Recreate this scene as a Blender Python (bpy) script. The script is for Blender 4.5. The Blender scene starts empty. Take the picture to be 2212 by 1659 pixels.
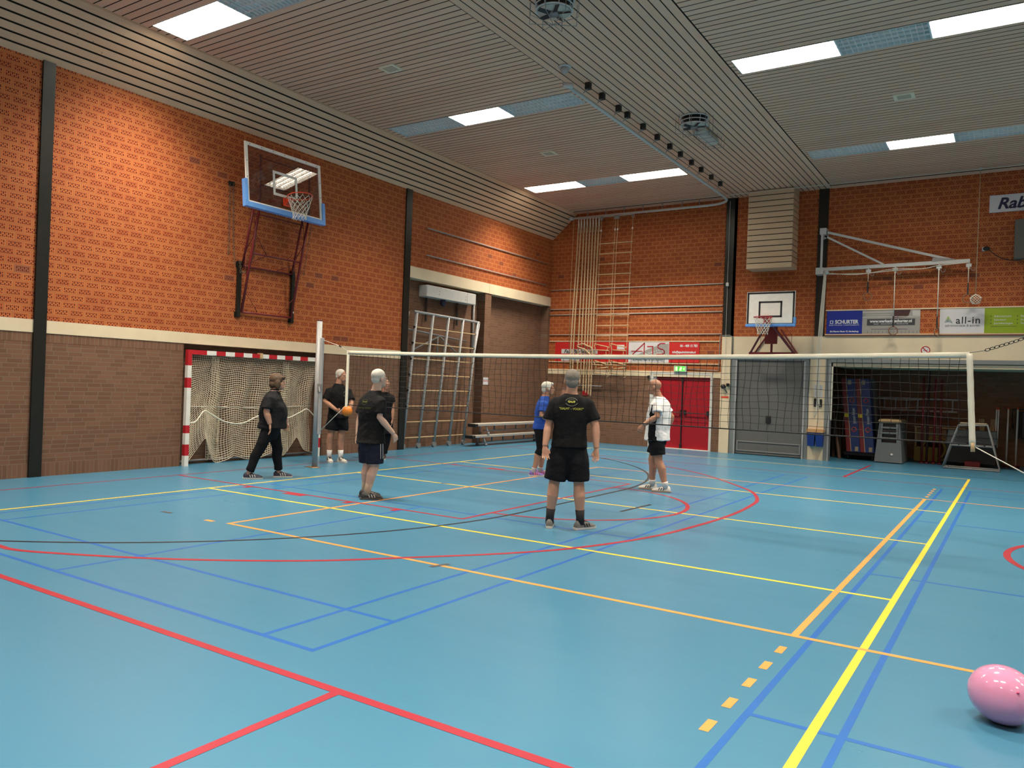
import bpy, math, random
from math import pi, sin, cos, radians, floor
from mathutils import Vector, Matrix, Quaternion
V = Vector
random.seed(7)
S = bpy.context.scene
COL = S.collection

# ------------------------------------------------------------------ camera, world, exposure
cam = bpy.data.cameras.new('camera'); camo = bpy.data.objects.new('camera', cam); COL.objects.link(camo)
S.camera = camo
cam.sensor_width = 36.0
cam.lens = 1681.389 / 2212 * 36.0
cam.clip_start = 0.05; cam.clip_end = 200
_yaw, _pitch, _roll = 0.57548, 0.0012, 0.0364
_f = V((-sin(_yaw), cos(_yaw), 0)); _r = V((cos(_yaw), sin(_yaw), 0)); _u = V((0, 0, 1))
_f2 = cos(_pitch)*_f + sin(_pitch)*_u; _u2 = cos(_pitch)*_u - sin(_pitch)*_f
_r3 = cos(_roll)*_r + sin(_roll)*_u2; _u3 = cos(_roll)*_u2 - sin(_roll)*_r
camo.matrix_world = Matrix(((_r3.x, _u3.x, -_f2.x, 0), (_r3.y, _u3.y, -_f2.y, 0), (_r3.z, _u3.z, -_f2.z, 1.660), (0, 0, 0, 1)))
S.view_settings.view_transform = 'Standard'; S.view_settings.look = 'None'
S.view_settings.gamma = 1.0; S.view_settings.use_curve_mapping = False
S.view_settings.exposure = 0.06
S.cycles.max_bounces = 7; S.cycles.diffuse_bounces = 5; S.cycles.glossy_bounces = 3; S.cycles.transparent_max_bounces = 12
S.cycles.caustics_reflective = False; S.cycles.caustics_refractive = False
S.cycles.sample_clamp_indirect = 6.0
W = bpy.data.worlds.new('world'); S.world = W; W.use_nodes = True
W.node_tree.nodes['Background'].inputs[0].default_value = (0.9, 0.95, 1.0, 1)
W.node_tree.nodes['Background'].inputs[1].default_value = 0.02
LAMP_W = 150.0
LAMP_COL = (1.0, 0.90, 0.76)

# room numbers (metres): floor z = 0, camera above the origin
XL, YF, ZC = -12.47, 21.30, 7.05
XR, YN = 9.6, -5.2
ZS = 6.30            # top of the left wall under the sloped soffit
XS = -11.60          # soffit meets the ceiling
BX0, BX1 = -6.88, -4.15   # long ceiling band

# ------------------------------------------------------------------ materials
def srgb(r, g, b):
    return tuple(((c/255)/12.92 if c/255 <= .04045 else ((c/255+.055)/1.055)**2.4) for c in (r, g, b))
def newmat(name):
    m = bpy.data.materials.new(name); m.use_nodes = True
    nt = m.node_tree; return m, nt, nt.nodes['Principled BSDF']
def mth(nt, op, a, b=None, c=None):
    n = nt.nodes.new('ShaderNodeMath'); n.operation = op
    for i, x in enumerate((a, b, c)):
        if x is None: continue
        if isinstance(x, (int, float)): n.inputs[i].default_value = x
        else: nt.links.new(x, n.inputs[i])
    return n.outputs[0]
def mix(nt, fac, a, b):
    n = nt.nodes.new('ShaderNodeMix'); n.data_type = 'RGBA'
    for s, x in ((n.inputs[0], fac), (n.inputs[6], a), (n.inputs[7], b)):
        if isinstance(x, (int, float)): s.default_value = x
        elif isinstance(x, tuple): s.default_value = (*x[:3], 1)
        else: nt.links.new(x, s)
    return n.outputs[2]
def coords(nt):
    t = nt.nodes.new('ShaderNodeTexCoord'); s = nt.nodes.new('ShaderNodeSeparateXYZ')
    g = nt.nodes.new('ShaderNodeNewGeometry')
    nt.links.new(g.outputs['Position'], s.inputs[0]); return s.outputs, g.outputs['Position']
def comb(nt, x, y, z):
    c = nt.nodes.new('ShaderNodeCombineXYZ')
    for i, v in enumerate((x, y, z)):
        if isinstance(v, (int, float)): c.inputs[i].default_value = v
        else: nt.links.new(v, c.inputs[i])
    return c.outputs[0]
def noise(nt, vec, scale, detail=2, rough=.5):
    n = nt.nodes.new('ShaderNodeTexNoise'); n.inputs['Scale'].default_value = scale
    n.inputs['Detail'].default_value = detail; n.inputs['Roughness'].default_value = rough
    if vec is not None: nt.links.new(vec, n.inputs['Vector'])
    return n.outputs['Fac']
def white(nt, vec):
    n = nt.nodes.new('ShaderNodeTexWhiteNoise'); n.noise_dimensions = '3D'; nt.links.new(vec, n.inputs['Vector']); return n.outputs['Value'], n.outputs['Color']
def bump(nt, p, h, strength, dist):
    b = nt.nodes.new('ShaderNodeBump'); b.inputs['Strength'].default_value = strength; b.inputs['Distance'].default_value = dist
    nt.links.new(h, b.inputs['Height']); nt.links.new(b.outputs[0], p.inputs['Normal'])
def stepmask(nt, lo, x, hi):      # 1 where lo < x < hi
    return mth(nt, 'MULTIPLY', mth(nt, 'GREATER_THAN', x, lo), mth(nt, 'LESS_THAN', x, hi))
def scalecol(c, k): return tuple(min(1, x*k) for x in c)

MATS = {}
def mat(name, col, rough=.6, metal=0.0, var=.10, scale=9.0, bmp=0.0, spec=.5, coat=0.0, emis=None, sheen=0):
    if name in MATS: return MATS[name]
    m, nt, p = newmat(name)
    t = nt.nodes.new('ShaderNodeTexCoord')
    n = noise(nt, t.outputs['Object'], scale, 3)
    c = mix(nt, n, scalecol(col, 1-var), scalecol(col, 1+var)); nt.links.new(c, p.inputs['Base Color'])
    p.inputs['Roughness'].default_value = rough; p.inputs['Metallic'].default_value = metal
    p.inputs['Specular IOR Level'].default_value = spec; p.inputs['Coat Weight'].default_value = coat
    if bmp: bump(nt, p, noise(nt, t.outputs['Object'], scale*3, 3), .6, bmp)
    if emis:
        p.inputs['Emission Color'].default_value = (*emis[:3], 1); p.inputs['Emission Strength'].default_value = emis[3]
    MATS[name] = m; return m

def brick_perforated(name, axis):
    m, nt, p = newmat(name); s, pos = coords(nt)
    u = mth(nt, 'DIVIDE', s[axis], .2333); v = mth(nt, 'DIVIDE', s[2], .1175)
    row = mth(nt, 'FLOOR', v); u = mth(nt, 'ADD', u, mth(nt, 'MULTIPLY', mth(nt, 'FLOORED_MODULO', row, 2.0), .5))
    fu = mth(nt, 'FRACT', u); fv = mth(nt, 'FRACT', v); cu = mth(nt, 'FLOOR', u)
    mortar = mth(nt, 'MAXIMUM', mth(nt, 'LESS_THAN', fu, .05), mth(nt, 'LESS_THAN', fv, .10))
    c = mth(nt, 'MULTIPLY', mth(nt, 'SUBTRACT', fu, .135), 7/.80); ci = mth(nt, 'FLOOR', c); fc = mth(nt, 'FRACT', c)
    wv, wc = white(nt, comb(nt, cu, row, 0.0))
    par = mth(nt, 'FLOORED_MODULO', mth(nt, 'ADD', ci, mth(nt, 'GREATER_THAN', wv, .75)), 2.0)
    inx = mth(nt, 'MULTIPLY', stepmask(nt, .20, fc, .80), stepmask(nt, 0.0, c, 7.0))
    lowslot = mth(nt, 'MAXIMUM', stepmask(nt, .26, fv, .54), stepmask(nt, .72, fv, .84))
    upslot = mth(nt, 'MAXIMUM', stepmask(nt, .54, fv, .84), stepmask(nt, .25, fv, .37))
    hole = mth(nt, 'MULTIPLY', inx, mth(nt, 'ADD', mth(nt, 'MULTIPLY', upslot, par), mth(nt, 'MULTIPLY', lowslot, mth(nt, 'SUBTRACT', 1.0, par))))
    a = mix(nt, wv, (.46, .112, .029), (.55, .158, .042))
    w2, _ = white(nt, comb(nt, row, cu, 3.0))
    a = mix(nt, mth(nt, 'MULTIPLY', mth(nt, 'GREATER_THAN', w2, .992), .55), a, (.10, .045, .045))
    n = noise(nt, pos, 1.3, 3); a = mix(nt, mth(nt, 'MULTIPLY', n, .25), a, (.39, .105, .030))
    a = mix(nt, mortar, a, (.35, .135, .050))
    a = mix(nt, hole, a, (.092, .010, .006))  # holes are flat: the shade inside them is painted dark red-brown
    nt.links.new(a, p.inputs['Base Color']); p.inputs['Roughness'].default_value = .75; p.inputs['Specular IOR Level'].default_value = .3
    bump(nt, p, mth(nt, 'SUBTRACT', 1.0, mth(nt, 'MAXIMUM', hole, mth(nt, 'MULTIPLY', mortar, .5))), .5, .006)
    return m
def brick_plain(name, axis, vert=False, c0=(.150, .074, .041), c1=(.215, .108, .062)):
    m, nt, p = newmat(name); s, pos = coords(nt)
    if vert: u = mth(nt, 'DIVIDE', s[axis], .068); v = mth(nt, 'DIVIDE', s[2], 3.0)
    else:
        u = mth(nt, 'DIVIDE', s[axis], .222); v = mth(nt, 'DIVIDE', s[2], .0685)
    row = mth(nt, 'FLOOR', v); wr, _ = white(nt, comb(nt, row, 1.0, 5.0)); u = mth(nt, 'ADD', u, wr)
    fu = mth(nt, 'FRACT', u); fv = mth(nt, 'FRACT', v); cu = mth(nt, 'FLOOR', u)
    mw = .16 if vert else .055
    mortar = mth(nt, 'LESS_THAN', fu, mw)
    if not vert: mortar = mth(nt, 'MAXIMUM', mortar, mth(nt, 'LESS_THAN', fv, .17))
    wv, wc = white(nt, comb(nt, cu, row, 2.0))
    a = mix(nt, wv, c0, c1)
    a = mix(nt, mth(nt, 'MULTIPLY', noise(nt, pos, 14, 3), .4), a, (.20, .10, .065))
    a = mix(nt, mortar, a, (.205, .140, .092))
    nt.links.new(a, p.inputs['Base Color']); p.inputs['Roughness'].default_value = .85; p.inputs['Specular IOR Level'].default_value = .25
    bump(nt, p, mth(nt, 'ADD', mth(nt, 'MULTIPLY', mth(nt, 'SUBTRACT', 1.0, mortar), .8), mth(nt, 'MULTIPLY', noise(nt, pos, 40, 3), .4)), .6, .006)
    return m
def boards(name, along, across, pitch, off, c0, c1):
    """pale whitewashed pine; one tone per board, grain along it, a few knots"""
    m, nt, p = newmat(name); s, pos = coords(nt)
    if across == 3:
        acr = mth(nt, 'DIVIDE', mth(nt, 'SUBTRACT', s[0], off), pitch)
    else: acr = mth(nt, 'DIVIDE', mth(nt, 'SUBTRACT', s[across], off), pitch)
    b = mth(nt, 'FLOOR', acr)
    seg = mth(nt, 'FLOOR', mth(nt, 'ADD', mth(nt, 'DIVIDE', s[along], 3.6), mth(nt, 'MULTIPLY', b, .37)))
    wv, _ = white(nt, comb(nt, b, seg, 1.0))
    a = mix(nt, wv, c0, c1)
    vec = [0, 0, 0]; vec[along] = mth(nt, 'MULTIPLY', s[along], .08)
    o = [i for i in range(3) if i != along]
    for i in o: vec[i] = s[i]
    g = noise(nt, comb(nt, *vec), 34, 4, .6)
    a = mix(nt, mth(nt, 'MULTIPLY', g, .28), a, scalecol(c0, .62))
    k = nt.nodes.new('ShaderNodeTexVoronoi'); k.inputs['Scale'].default_value = 3.2; nt.links.new(pos, k.inputs['Vector'])
    a = mix(nt, mth(nt, 'MULTIPLY', mth(nt, 'LESS_THAN', k.outputs['Distance'], .045), .6), a, scalecol(c0, .3))
    nt.links.new(a, p.inputs['Base Color']); p.inputs['Roughness'].default_value = .55
    return m

M_perfY = brick_perforated('perforated_brick_y', 1); M_perfX = brick_perforated('perforated_brick_x', 0)
M_brY = brick_plain('brown_brick_y', 1); M_brX = brick_plain('brown_brick_x', 0); M_solY = brick_plain('brick_soldier_y', 1, True); M_solX = brick_plain('brick_soldier_x', 0, True)
WC0, WC1 = (.76, .450, .300), (.84, .525, .360)
M_bdX = boards('ceiling_boards_x', 0, 1, .1455, YF-.30, WC0, WC1)
M_bdY = boards('ceiling_boards_y', 1, 0, .14368, BX0, WC0, WC1)
M_bdS = boards('soffit_boards', 1, 3, .109, XL, (.74, .455, .270), (.82, .530, .330))
M_bdV = boards('duct_boards', 0, 2, .1486, 4.97, (.66, .46, .28), (.74, .54, .34))
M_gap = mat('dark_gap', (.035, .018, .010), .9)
M_conc = mat('cream_concrete', (.74, .61, .41), .8, scale=2.5, var=.12, bmp=.002)
M_steel = mat('black_steel', (.017, .018, .014), .38, .3, var=.2)
M_white = mat('white_paint', (.84, .81, .73), .4)
M_wnet = mat('white_tape', (.82, .78, .62), .7, bmp=.003)
M_cord = mat('black_cord', (.012, .011, .010), .8)
M_alu = mat('brushed_aluminium', (.40, .40, .39), .5, .15)
M_galv = mat('galvanised_grey', (.27, .27, .26), .5, .3)
M_ltgrey = mat('light_grey_paint', (.58, .57, .53), .5)
M_red = mat('signal_red', (.50, .012, .02), .45)
M_dkred = mat('dark_red_steel', (.16, .012, .014), .4)
M_orange = mat('orange_red', (.75, .07, .02), .4)
M_blue = mat('pad_blue', (.12, .32, .72), .45)
M_navy = mat('mat_blue', (.010, .030, .13), .5)
M_rope = mat('jute_rope', (.50, .36, .20), .85, bmp=.004, scale=30)
M_ropew = mat('white_rope', (.70, .66, .55), .8, bmp=.003, scale=40)
M_wood = mat('pale_wood', (.56, .38, .19), .5, scale=20)
M_black = mat('black_plastic', (.014, .013, .013), .5)
M_dgrey = mat('door_grey', (.125, .125, .115), .5, var=.05)
M_frame = mat('frame_grey', (.20, .215, .21), .5, var=.05)
M_yellow = mat('yellow', (.75, .52, .02), .5)

# ------------------------------------------------------------------ mesh helpers
class MB:
    def __init__(s): s.v = []; s.f = []; s.mi = []; s.cur = 0
    def add(s, vs, fs):
        o = len(s.v); s.v += [V(x) for x in vs]; s.f += [tuple(i+o for i in f) for f in fs]; s.mi += [s.cur]*len(fs); return s
    def box(s, a, b):
        x0, y0, z0 = [min(p, q) for p, q in zip(a, b)]; x1, y1, z1 = [max(p, q) for p, q in zip(a, b)]
        return s.add([(x0,y0,z0),(x1,y0,z0),(x1,y1,z0),(x0,y1,z0),(x0,y0,z1),(x1,y0,z1),(x1,y1,z1),(x0,y1,z1)],
                     [(0,3,2,1),(4,5,6,7),(0,1,5,4),(1,2,6,5),(2,3,7,6),(3,0,4,7)])
    def board(s, a, b):              # plank: pale face below, edges coloured dark as gap shade (second material)
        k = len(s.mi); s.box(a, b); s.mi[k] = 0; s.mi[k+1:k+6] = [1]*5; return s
    def obox(s, c, ax, ay, az):      # centre and half-axis vectors
        c, ax, ay, az = V(c), V(ax), V(ay), V(az)
        if ax.cross(ay).dot(az) < 0: az = -az
        vs = [c+sx*ax+sy*ay+sz*az for sz in (-1, 1) for sx, sy in ((-1,-1),(1,-1),(1,1),(-1,1))]
        return s.add(vs, [(0,3,2,1),(4,5,6,7),(0,1,5,4),(1,2,6,5),(2,3,7,6),(3,0,4,7)])
    def rbox(s, a, b, r):            # box with bevelled vertical/horizontal edges (prism stack)
        x0, y0, z0 = a; x1, y1, z1 = b
        rings = []
        for z, k in ((z0, r), (z0+r, 0), (z1-r, 0), (z1, r)):
            rings.append([(x0+k+r, y0+k, z), (x1-k-r, y0+k, z), (x1-k, y0+k+r, z), (x1-k, y1-k-r, z), (x1-k-r, y1-k, z), (x0+k+r, y1-k, z), (x0+k, y1-k-r, z), (x0+k, y0+k+r, z)])
        return s.loft(rings)
    def loft(s, rings, caps=True, closed=True):
        n = len(rings[0]); vs = [p for r in rings for p in r]; fs = []
        for i in range(len(rings)-1):
            for j in range(n if closed else n-1):
                k = (j+1) % n; fs.append((i*n+j, i*n+k, (i+1)*n+k, (i+1)*n+j))
        if caps: fs.append(tuple(range(n))[::-1]); fs.append(tuple((len(rings)-1)*n+j for j in range(n)))
        return s.add(vs, fs)
    def tube(s, pts, r, n=8, caps=True, flat=1.0, up=None):
        pts = [V(p) for p in pts]; m = len(pts)
        if isinstance(r, (int, float)): r = [r]*m
        rings = []; prev = None
        for i, p in enumerate(pts):
            t = (pts[min(i+1, m-1)]-pts[max(i-1, 0)])
            t = t.normalized() if t.length > 1e-9 else V((0, 0, 1))
            if prev is None:
                a = V(up) if up is not None else (V((0, 0, 1)) if abs(t.z) < .9 else V((1, 0, 0)))
                prev = (a-a.dot(t)*t).normalized()
            else:
                prev = (prev-prev.dot(t)*t).normalized()
            b = t.cross(prev); rr = r[i] if not isinstance(r[i], tuple) else None
            ra, rb = (rr, rr*flat) if rr is not None else r[i]
            rings.append([p+prev*ra*cos(2*pi*j/n)+b*rb*sin(2*pi*j/n) for j in range(n)])
        return s.loft(rings, caps)
    def cyl(s, a, b, r, n=16): return s.tube([a, b], r, n)
    def ell(s, c, rad, axes=None, nu=14, nv=9):
        c = V(c); ax = axes or (V((1,0,0)), V((0,1,0)), V((0,0,1)))
        rings = []
        for i in range(nv):
            th = -pi/2+pi*(i+.5)/nv if False else -pi/2+pi*(i+.35)/(nv-.3)
            rings.append([c+ax[0]*rad[0]*cos(th)*cos(2*pi*j/nu)+ax[1]*rad[1]*cos(th)*sin(2*pi*j/nu)+ax[2]*rad[2]*sin(th) for j in range(nu)])
        return s.loft(rings)
    def ring(s, c, R, r, ax=(1,0,0), ay=(0,1,0), n=32, m=8):
        c, ax, ay = V(c), V(ax), V(ay); az = ax.cross(ay)
        vs = []; fs = []
        for i in range(n):
            a = 2*pi*i/n; d = ax*cos(a)+ay*sin(a)
            for j in range(m):
                b = 2*pi*j/m; vs.append(c+d*(R+r*cos(b))+az*r*sin(b))
        for i in range(n):
            for j in range(m):
                fs.append((i*m+j, ((i+1)%n)*m+j, ((i+1)%n)*m+(j+1)%m, i*m+(j+1)%m))
        return s.add(vs, fs)
    def prism(s, poly, d):           # polygon (3-D points) pushed along vector d
        d = V(d); a = [V(p) for p in poly]; n = len(a)
        nrm = (a[1]-a[0]).cross(a[2]-a[1])
        if nrm.dot(d) > 0: a = a[::-1]
        vs = a+[p+d for p in a]
        return s.add(vs, [tuple(range(n)), tuple(n+j for j in range(n))[::-1]]+[(j, n+j, n+(j+1) % n, (j+1) % n) for j in range(n)])
    def build(s, name, m, parent=None, smooth=False, label=None):
        me = bpy.data.meshes.new(name)
        o0 = wl(parent) if parent is not None else V((0, 0, 0))
        me.from_pydata([tuple(p-o0) for p in s.v], [], s.f); me.update()
        for mm in (m if isinstance(m, (list, tuple)) else [m]): me.materials.append(mm)
        if isinstance(m, (list, tuple)): me.polygons.foreach_set('material_index', s.mi)
        if smooth: me.polygons.foreach_set('use_smooth', [True]*len(me.polygons))
        o = bpy.data.objects.new(name, me); COL.objects.link(o)
        if parent is not None: o.parent = parent
        if label: o['label'] = label
        return o
def wl(o):
    p = V((0, 0, 0))
    while o is not None: p += V(o.location); o = o.parent
    return p
def recenter(o):
    """put the origin of a single-mesh thing at its own base centre"""
    vs = o.data.vertices; xs = [v.co for v in vs]
    c = V((sum(v.x for v in xs)/len(xs), sum(v.y for v in xs)/len(xs), min(v.z for v in xs)))
    o.data.transform(Matrix.Translation(-c)); o.location = V(o.location)+c; return o
def tag(o, label, cat, group=None):
    o['label'] = label; o['category'] = cat
    if group: o['group'] = group
    return o
def thing(name, loc, label, cat, group=None):
    o = bpy.data.objects.new(name, None); COL.objects.link(o); o.location = loc; o.empty_display_size = .1
    return tag(o, label, cat, group)
def struct(o): o['kind'] = 'structure'; return o
def kids(o): return [c for c in bpy.data.objects if c.parent == o]
def dup(o, delta, label, group=None, parent=None):
    c = o.copy(); COL.objects.link(c)
    if parent is None: c.location = V(o.location)+V(delta)
    else: c.parent = parent
    if label: c['label'] = label
    if group: c['group'] = group
    for k in kids(o): dup(k, (0,0,0), None, None, c)
    return c
def smooth_auto(o, ang=40):
    o.data.polygons.foreach_set('use_smooth', [True]*len(o.data.polygons))
    try: o.data.set_sharp_from_angle(angle=radians(ang))
    except Exception: pass
    return o
def curve_pts(pts, n=6):             # Catmull-Rom through points
    P = [V(p) for p in pts]; P = [2*P[0]-P[1]]+P+[2*P[-1]-P[-2]]; out = []
    for i in range(1, len(P)-2):
        a, b, c, d = P[i-1:i+3]
        for k in range(n):
            t = k/n; out.append(.5*((2*b)+(c-a)*t+(2*a-5*b+4*c-d)*t*t+(3*b-a-3*c+d)*t**3))
    out.append(P[-2]); return out
def text(body, size, pos, right, up, m, parent, name='lettering', depth=.004, align='CENTER', shear=0, bold=0, sx=1.0, space=1.0):
    cu = bpy.data.curves.new('t', 'FONT'); cu.body = body; cu.size = size; cu.align_x = align; cu.align_y = 'CENTER'
    cu.shear = shear; cu.offset = bold; cu.extrude = depth/2; cu.resolution_u = 3; cu.space_character = space
    to = bpy.data.objects.new('t', cu); COL.objects.link(to)
    me = bpy.data.meshes.new_from_object(to.evaluated_get(bpy.context.evaluated_depsgraph_get()))
    bpy.data.objects.remove(to); bpy.data.curves.remove(cu)
    right, up = V(right).normalized(), V(up).normalized(); nn = right.cross(up)
    o0 = wl(parent)
    p = V(pos)-o0
    Mx = Matrix(((right.x*sx, up.x, nn.x, p.x), (right.y*sx, up.y, nn.y, p.y), (right.z*sx, up.z, nn.z, p.z), (0, 0, 0, 1)))
    me.transform(Mx); me.materials.clear(); me.materials.append(m); me.name = name
    o = bpy.data.objects.new(name, me); COL.objects.link(o); o.parent = parent; return o
def bake(o, voxel, smooth=4, fac=.5):
    r = o.modifiers.new('r', 'REMESH'); r.mode = 'VOXEL'; r.voxel_size = voxel; r.use_smooth_shade = True
    if smooth:
        q = o.modifiers.new('s', 'SMOOTH'); q.factor = fac; q.iterations = smooth
    dg = bpy.context.evaluated_depsgraph_get(); me = bpy.data.meshes.new_from_object(o.evaluated_get(dg))
    old = o.data; o.modifiers.clear(); o.data = me; me.name = old.name
    mats = [m for m in old.materials]
    me.materials.clear()
    for m in mats: me.materials.append(m)
    me.polygons.foreach_set('use_smooth', [True]*len(me.polygons))
    bpy.data.meshes.remove(old); return o

# ------------------------------------------------------------------ ceiling lamps (their light is made here, with the fixtures)
M_glow = mat('lamp_glow', (.9, .9, .85), .5, emis=(1.0, .95, .82, 18.0))
M_lampw = mat('lamp_white_metal', (.72, .73, .72), .4)
M_lampi = mat('lamp_reflector', (.90, .86, .82), .35, .0)
def lamp_panel(x0, x1, y0, y1, lit, label, group):
    cx, cy = (x0+x1)/2, (y0+y1)/2; z = ZC
    t = thing('ceiling_light', (cx, cy, z), label, 'ceiling light', group)
    MB().box((x0, y0, z+.09), (x1, y1, z+.10)).box((x0, y0, z), (x0+.012, y1, z+.09)).box((x1-.012, y0, z), (x1, y1, z+.09)).box((x0, y0, z), (x1, y0+.012, z+.09)).box((x0, y1-.012, z), (x1, y1, z+.09)).build('housing', M_lampw, t)
    b = MB(); n = 4; k = max(8, round((x1-x0)/.085))
    hl_ = .014 if lit else .030
    for i in range(1, n): yy = y0+(y1-y0)*i/n; b.box((x0+.012, yy-.003, z+.003), (x1-.012, yy+.003, z+hl_))
    for i in range(1, k): xx = x0+(x1-x0)*i/k; b.box((xx-.0025, y0+.012, z+.005), (xx+.0025, y1-.012, z+hl_*.9))
    b.build('louvre', M_lampi if not lit else M_lampw, t)
    for i in range(n):
        yy = y0+(y1-y0)*(i+.5)/n
        MB().cyl((x0+.03, yy, z+.068), (x1-.03, yy, z+.068), .026 if lit else .013, 8).build('tube', M_glow if lit else M_white, t, True)
    if lit:
        L = bpy.data.lights.new('lamp_light', 'AREA'); L.shape = 'RECTANGLE'; L.size = x1-x0-.04; L.size_y = y1-y0-.04
        L.energy = LAMP_W*(x1-x0)/1.4; L.color = LAMP_COL; L.spread = radians(114)
        lo = bpy.data.objects.new('lamp_light', L); COL.objects.link(lo); lo.parent = t; lo.location = (0, 0, -.012)
    return t
ROWS = {-4.0: 'behind', 1.55: 'near', 7.0: 'second', 12.43: 'third', 17.9: 'far'}
FIELDS = [(XS, BX0, (-11.47, -9.86, -8.62, -7.02), 0), (BX1, .55, (-4.06, -2.48, -1.22, .36), 1), (3.3, 8.9, (3.9, 5.5, 6.75, 8.3), 0)]
LAMPCUT = []
for fi, (fx0, fx1, xs, ph) in enumerate(FIELDS):
    for ri, (y0, nm) in enumerate(ROWS.items()):
        LAMPCUT.append((xs[0], xs[3], y0, y0+.62))
        mid = ((ri+ph) % 2 == 1)
        for k in range(3):
            lit = (k == 1) if mid else (k != 1)
            if not lit and (fi == 2 or y0 < 2): continue
            side = ('left bay', 'right bay', 'far right bay')[fi]
            pos = ('left', 'middle', 'right')[k]
            row = {'behind': 'row behind viewer', 'near': 'row above viewer', 'second': 'nearest visible row', 'third': 'middle visible row', 'far': 'row by far wall'}[nm]
            lamp_panel(xs[k], xs[k+1], y0, y0+.62, lit, '%s ceiling light, %s panel, %s, %s' % ('lit white' if lit else 'unlit grey', pos, row, side), 'louvred ceiling light panels')

# ------------------------------------------------------------------ floor
def floor_material():
    m, nt, p = newmat('blue_sports_floor'); s, pos = coords(nt)
    n = noise(nt, pos, .35, 3); n2 = noise(nt, comb(nt, mth(nt, 'MULTIPLY', s[0], .25), s[1], 0.0), 2.2, 4, .6)
    a = mix(nt, n, (.052, .192, .306), (.062, .220, .336))
    a = mix(nt, mth(nt, 'MULTIPLY', n2, .35), a, (.054, .166, .275))
    nt.links.new(a, p.inputs['Base Color'])
    nt.links.new(mth(nt, 'ADD', mth(nt, 'MULTIPLY', n2, .12), .24), p.inputs['Roughness'])
    p.inputs['Specular IOR Level'].default_value = .42
    bump(nt, p, noise(nt, pos, 1.6, 2), .12, .01)
    return m
fl = struct(MB().box((XL-.3, YN-.3, -.12), (XR+.3, 25.0, 0)).build('floor', floor_material()))
def paint(name, col):
    m, nt, p = newmat(name); s, pos = coords(nt)
    n = noise(nt, pos, 6, 3); nt.links.new(mix(nt, n, scalecol(col, .9), scalecol(col, 1.08)), p.inputs['Base Color'])
    p.inputs['Roughness'].default_value = .33; return m
P_yel = paint('paint_yellow', (.88, .60, .05)); P_pale = paint('paint_pale_yellow', (.80, .72, .33)); P_or = paint('paint_orange', (.82, .33, .08))
P_blue = paint('paint_blue', (.016, .125, .43)); P_red = paint('paint_red', (.37, .028, .046)); P_blk = paint('paint_black', (.018, .020, .022)); P_tape = paint('floor_tape', (.10, .09, .085))
ZL = [0.0004]
def lines(name, m, segs, arcs=(), label=None):
    """segs: (x0, y0, x1, y1, width); arcs: (points, width)"""
    b = MB(); z = ZL[0]; ZL[0] += .00025
    for x0, y0, x1, y1, w in segs:
        z += .00001
        d = V((x1-x0, y1-y0, 0)).normalized(); q = V((-d.y, d.x, 0))*w/2; a = V((x0, y0, z)); c = V((x1, y1, z))
        b.add([a-q, c-q, c+q, a+q], [(0, 1, 2, 3)])
    for pts, w in arcs:
        P = curve_pts([(x, y, z) for x, y in pts], 8); vs = []
        for i, p in enumerate(P):
            t = (P[min(i+1, len(P)-1)]-P[max(i-1, 0)]).normalized(); q = V((-t.y, t.x, 0))*w/2; vs += [p-q, p+q]
        b.add(vs, [(2*i, 2*i+2, 2*i+3, 2*i+1) for i in range(len(P)-1)])
    return b.build(name, m, fl, label=label)
def arc(cx, cy, r, a0, a1, n=24): return [(cx+r*cos(radians(a0+(a1-a0)*i/n)), cy+r*sin(radians(a0+(a1-a0)*i/n))) for i in range(n+1)]
bx, by, cx_ = -3.53, 3.33, -.685
for nm, X in (('left', bx), ('right', cx_-.46+6.1)):
    s = [(X-.02, by, X-.02, by+13.4, .04), (X-6.08, by, X-6.08, by+13.4, .04), (X-.46-.02, by, X-.46-.02, by+13.4, .04), (X-5.64+.02, by, X-5.64+.02, by+13.4, .04)]
    for dy in (.02, .76, 4.72, 8.68, 12.64, 13.38): s.append((X, by+dy, X-6.1, by+dy, .04))
    s += [(X-3.05, by, X-3.05, by+4.72, .04), (X-3.05, by+8.68, X-3.05, by+13.4, .04)]
    lines('badminton_court_lines', P_blue, s, label='blue badminton court lines, %s court' % nm)
vx, vy = -.80, 7.13
lines('volleyball_court_lines', P_yel, [(vx, -4, vx, 19.3, .05), (vx+.0, vy, vx-9.02, vy, .05), (vx, vy+3.03, vx-9.02, vy+3.03, .05), (vx, vy+6.08, vx-9.02, vy+6.08, .05), (vx+.02, 19.28, vx-9.02, 19.28, .05), (vx-9.02, -4, vx-9.02, 19.3, .05)], label='yellow volleyball court lines')
o1, o2 = 5.60, 14.74
lines('cross_court_lines', P_or, [(-7.33, o1, 9.3, o1, .05), (-7.33, o2, 9.3, o2, .05), (-7.33, o1-.02, -7.33, o2+.02, .05), (-1.24, o1, -1.24, o2, .05)] + [(-1.24, y-.075, -1.24, y+.075, .05) for y in (5.24, 4.88, 4.53, 4.17, 3.82, 15.1, 15.45, 15.8, 16.15, 16.5)] + [(-7.69, 5.56, -7.55, 5.56, .06)], label='orange cross court lines with dashes')
red3 = [(-8.6, 3.5), (-7.83, 3.49), (-7.61, 3.5), (-7.27, 3.63), (-6.51, 4.04), (-5.84, 4.51), (-5.24, 5.05), (-4.71, 5.71), (-4.15, 6.46), (-3.76, 7.18), (-3.43, 8.22), (-3.28, 9.31), (-3.21, 10.57), (-3.27, 11.78), (-3.39, 12.46), (-3.70, 13.27), (-4.06, 13.82), (-4.79, 14.77), (-5.53, 15.54), (-6.37, 16.14), (-7.4, 16.6), (-8.6, 16.8)]
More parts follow.
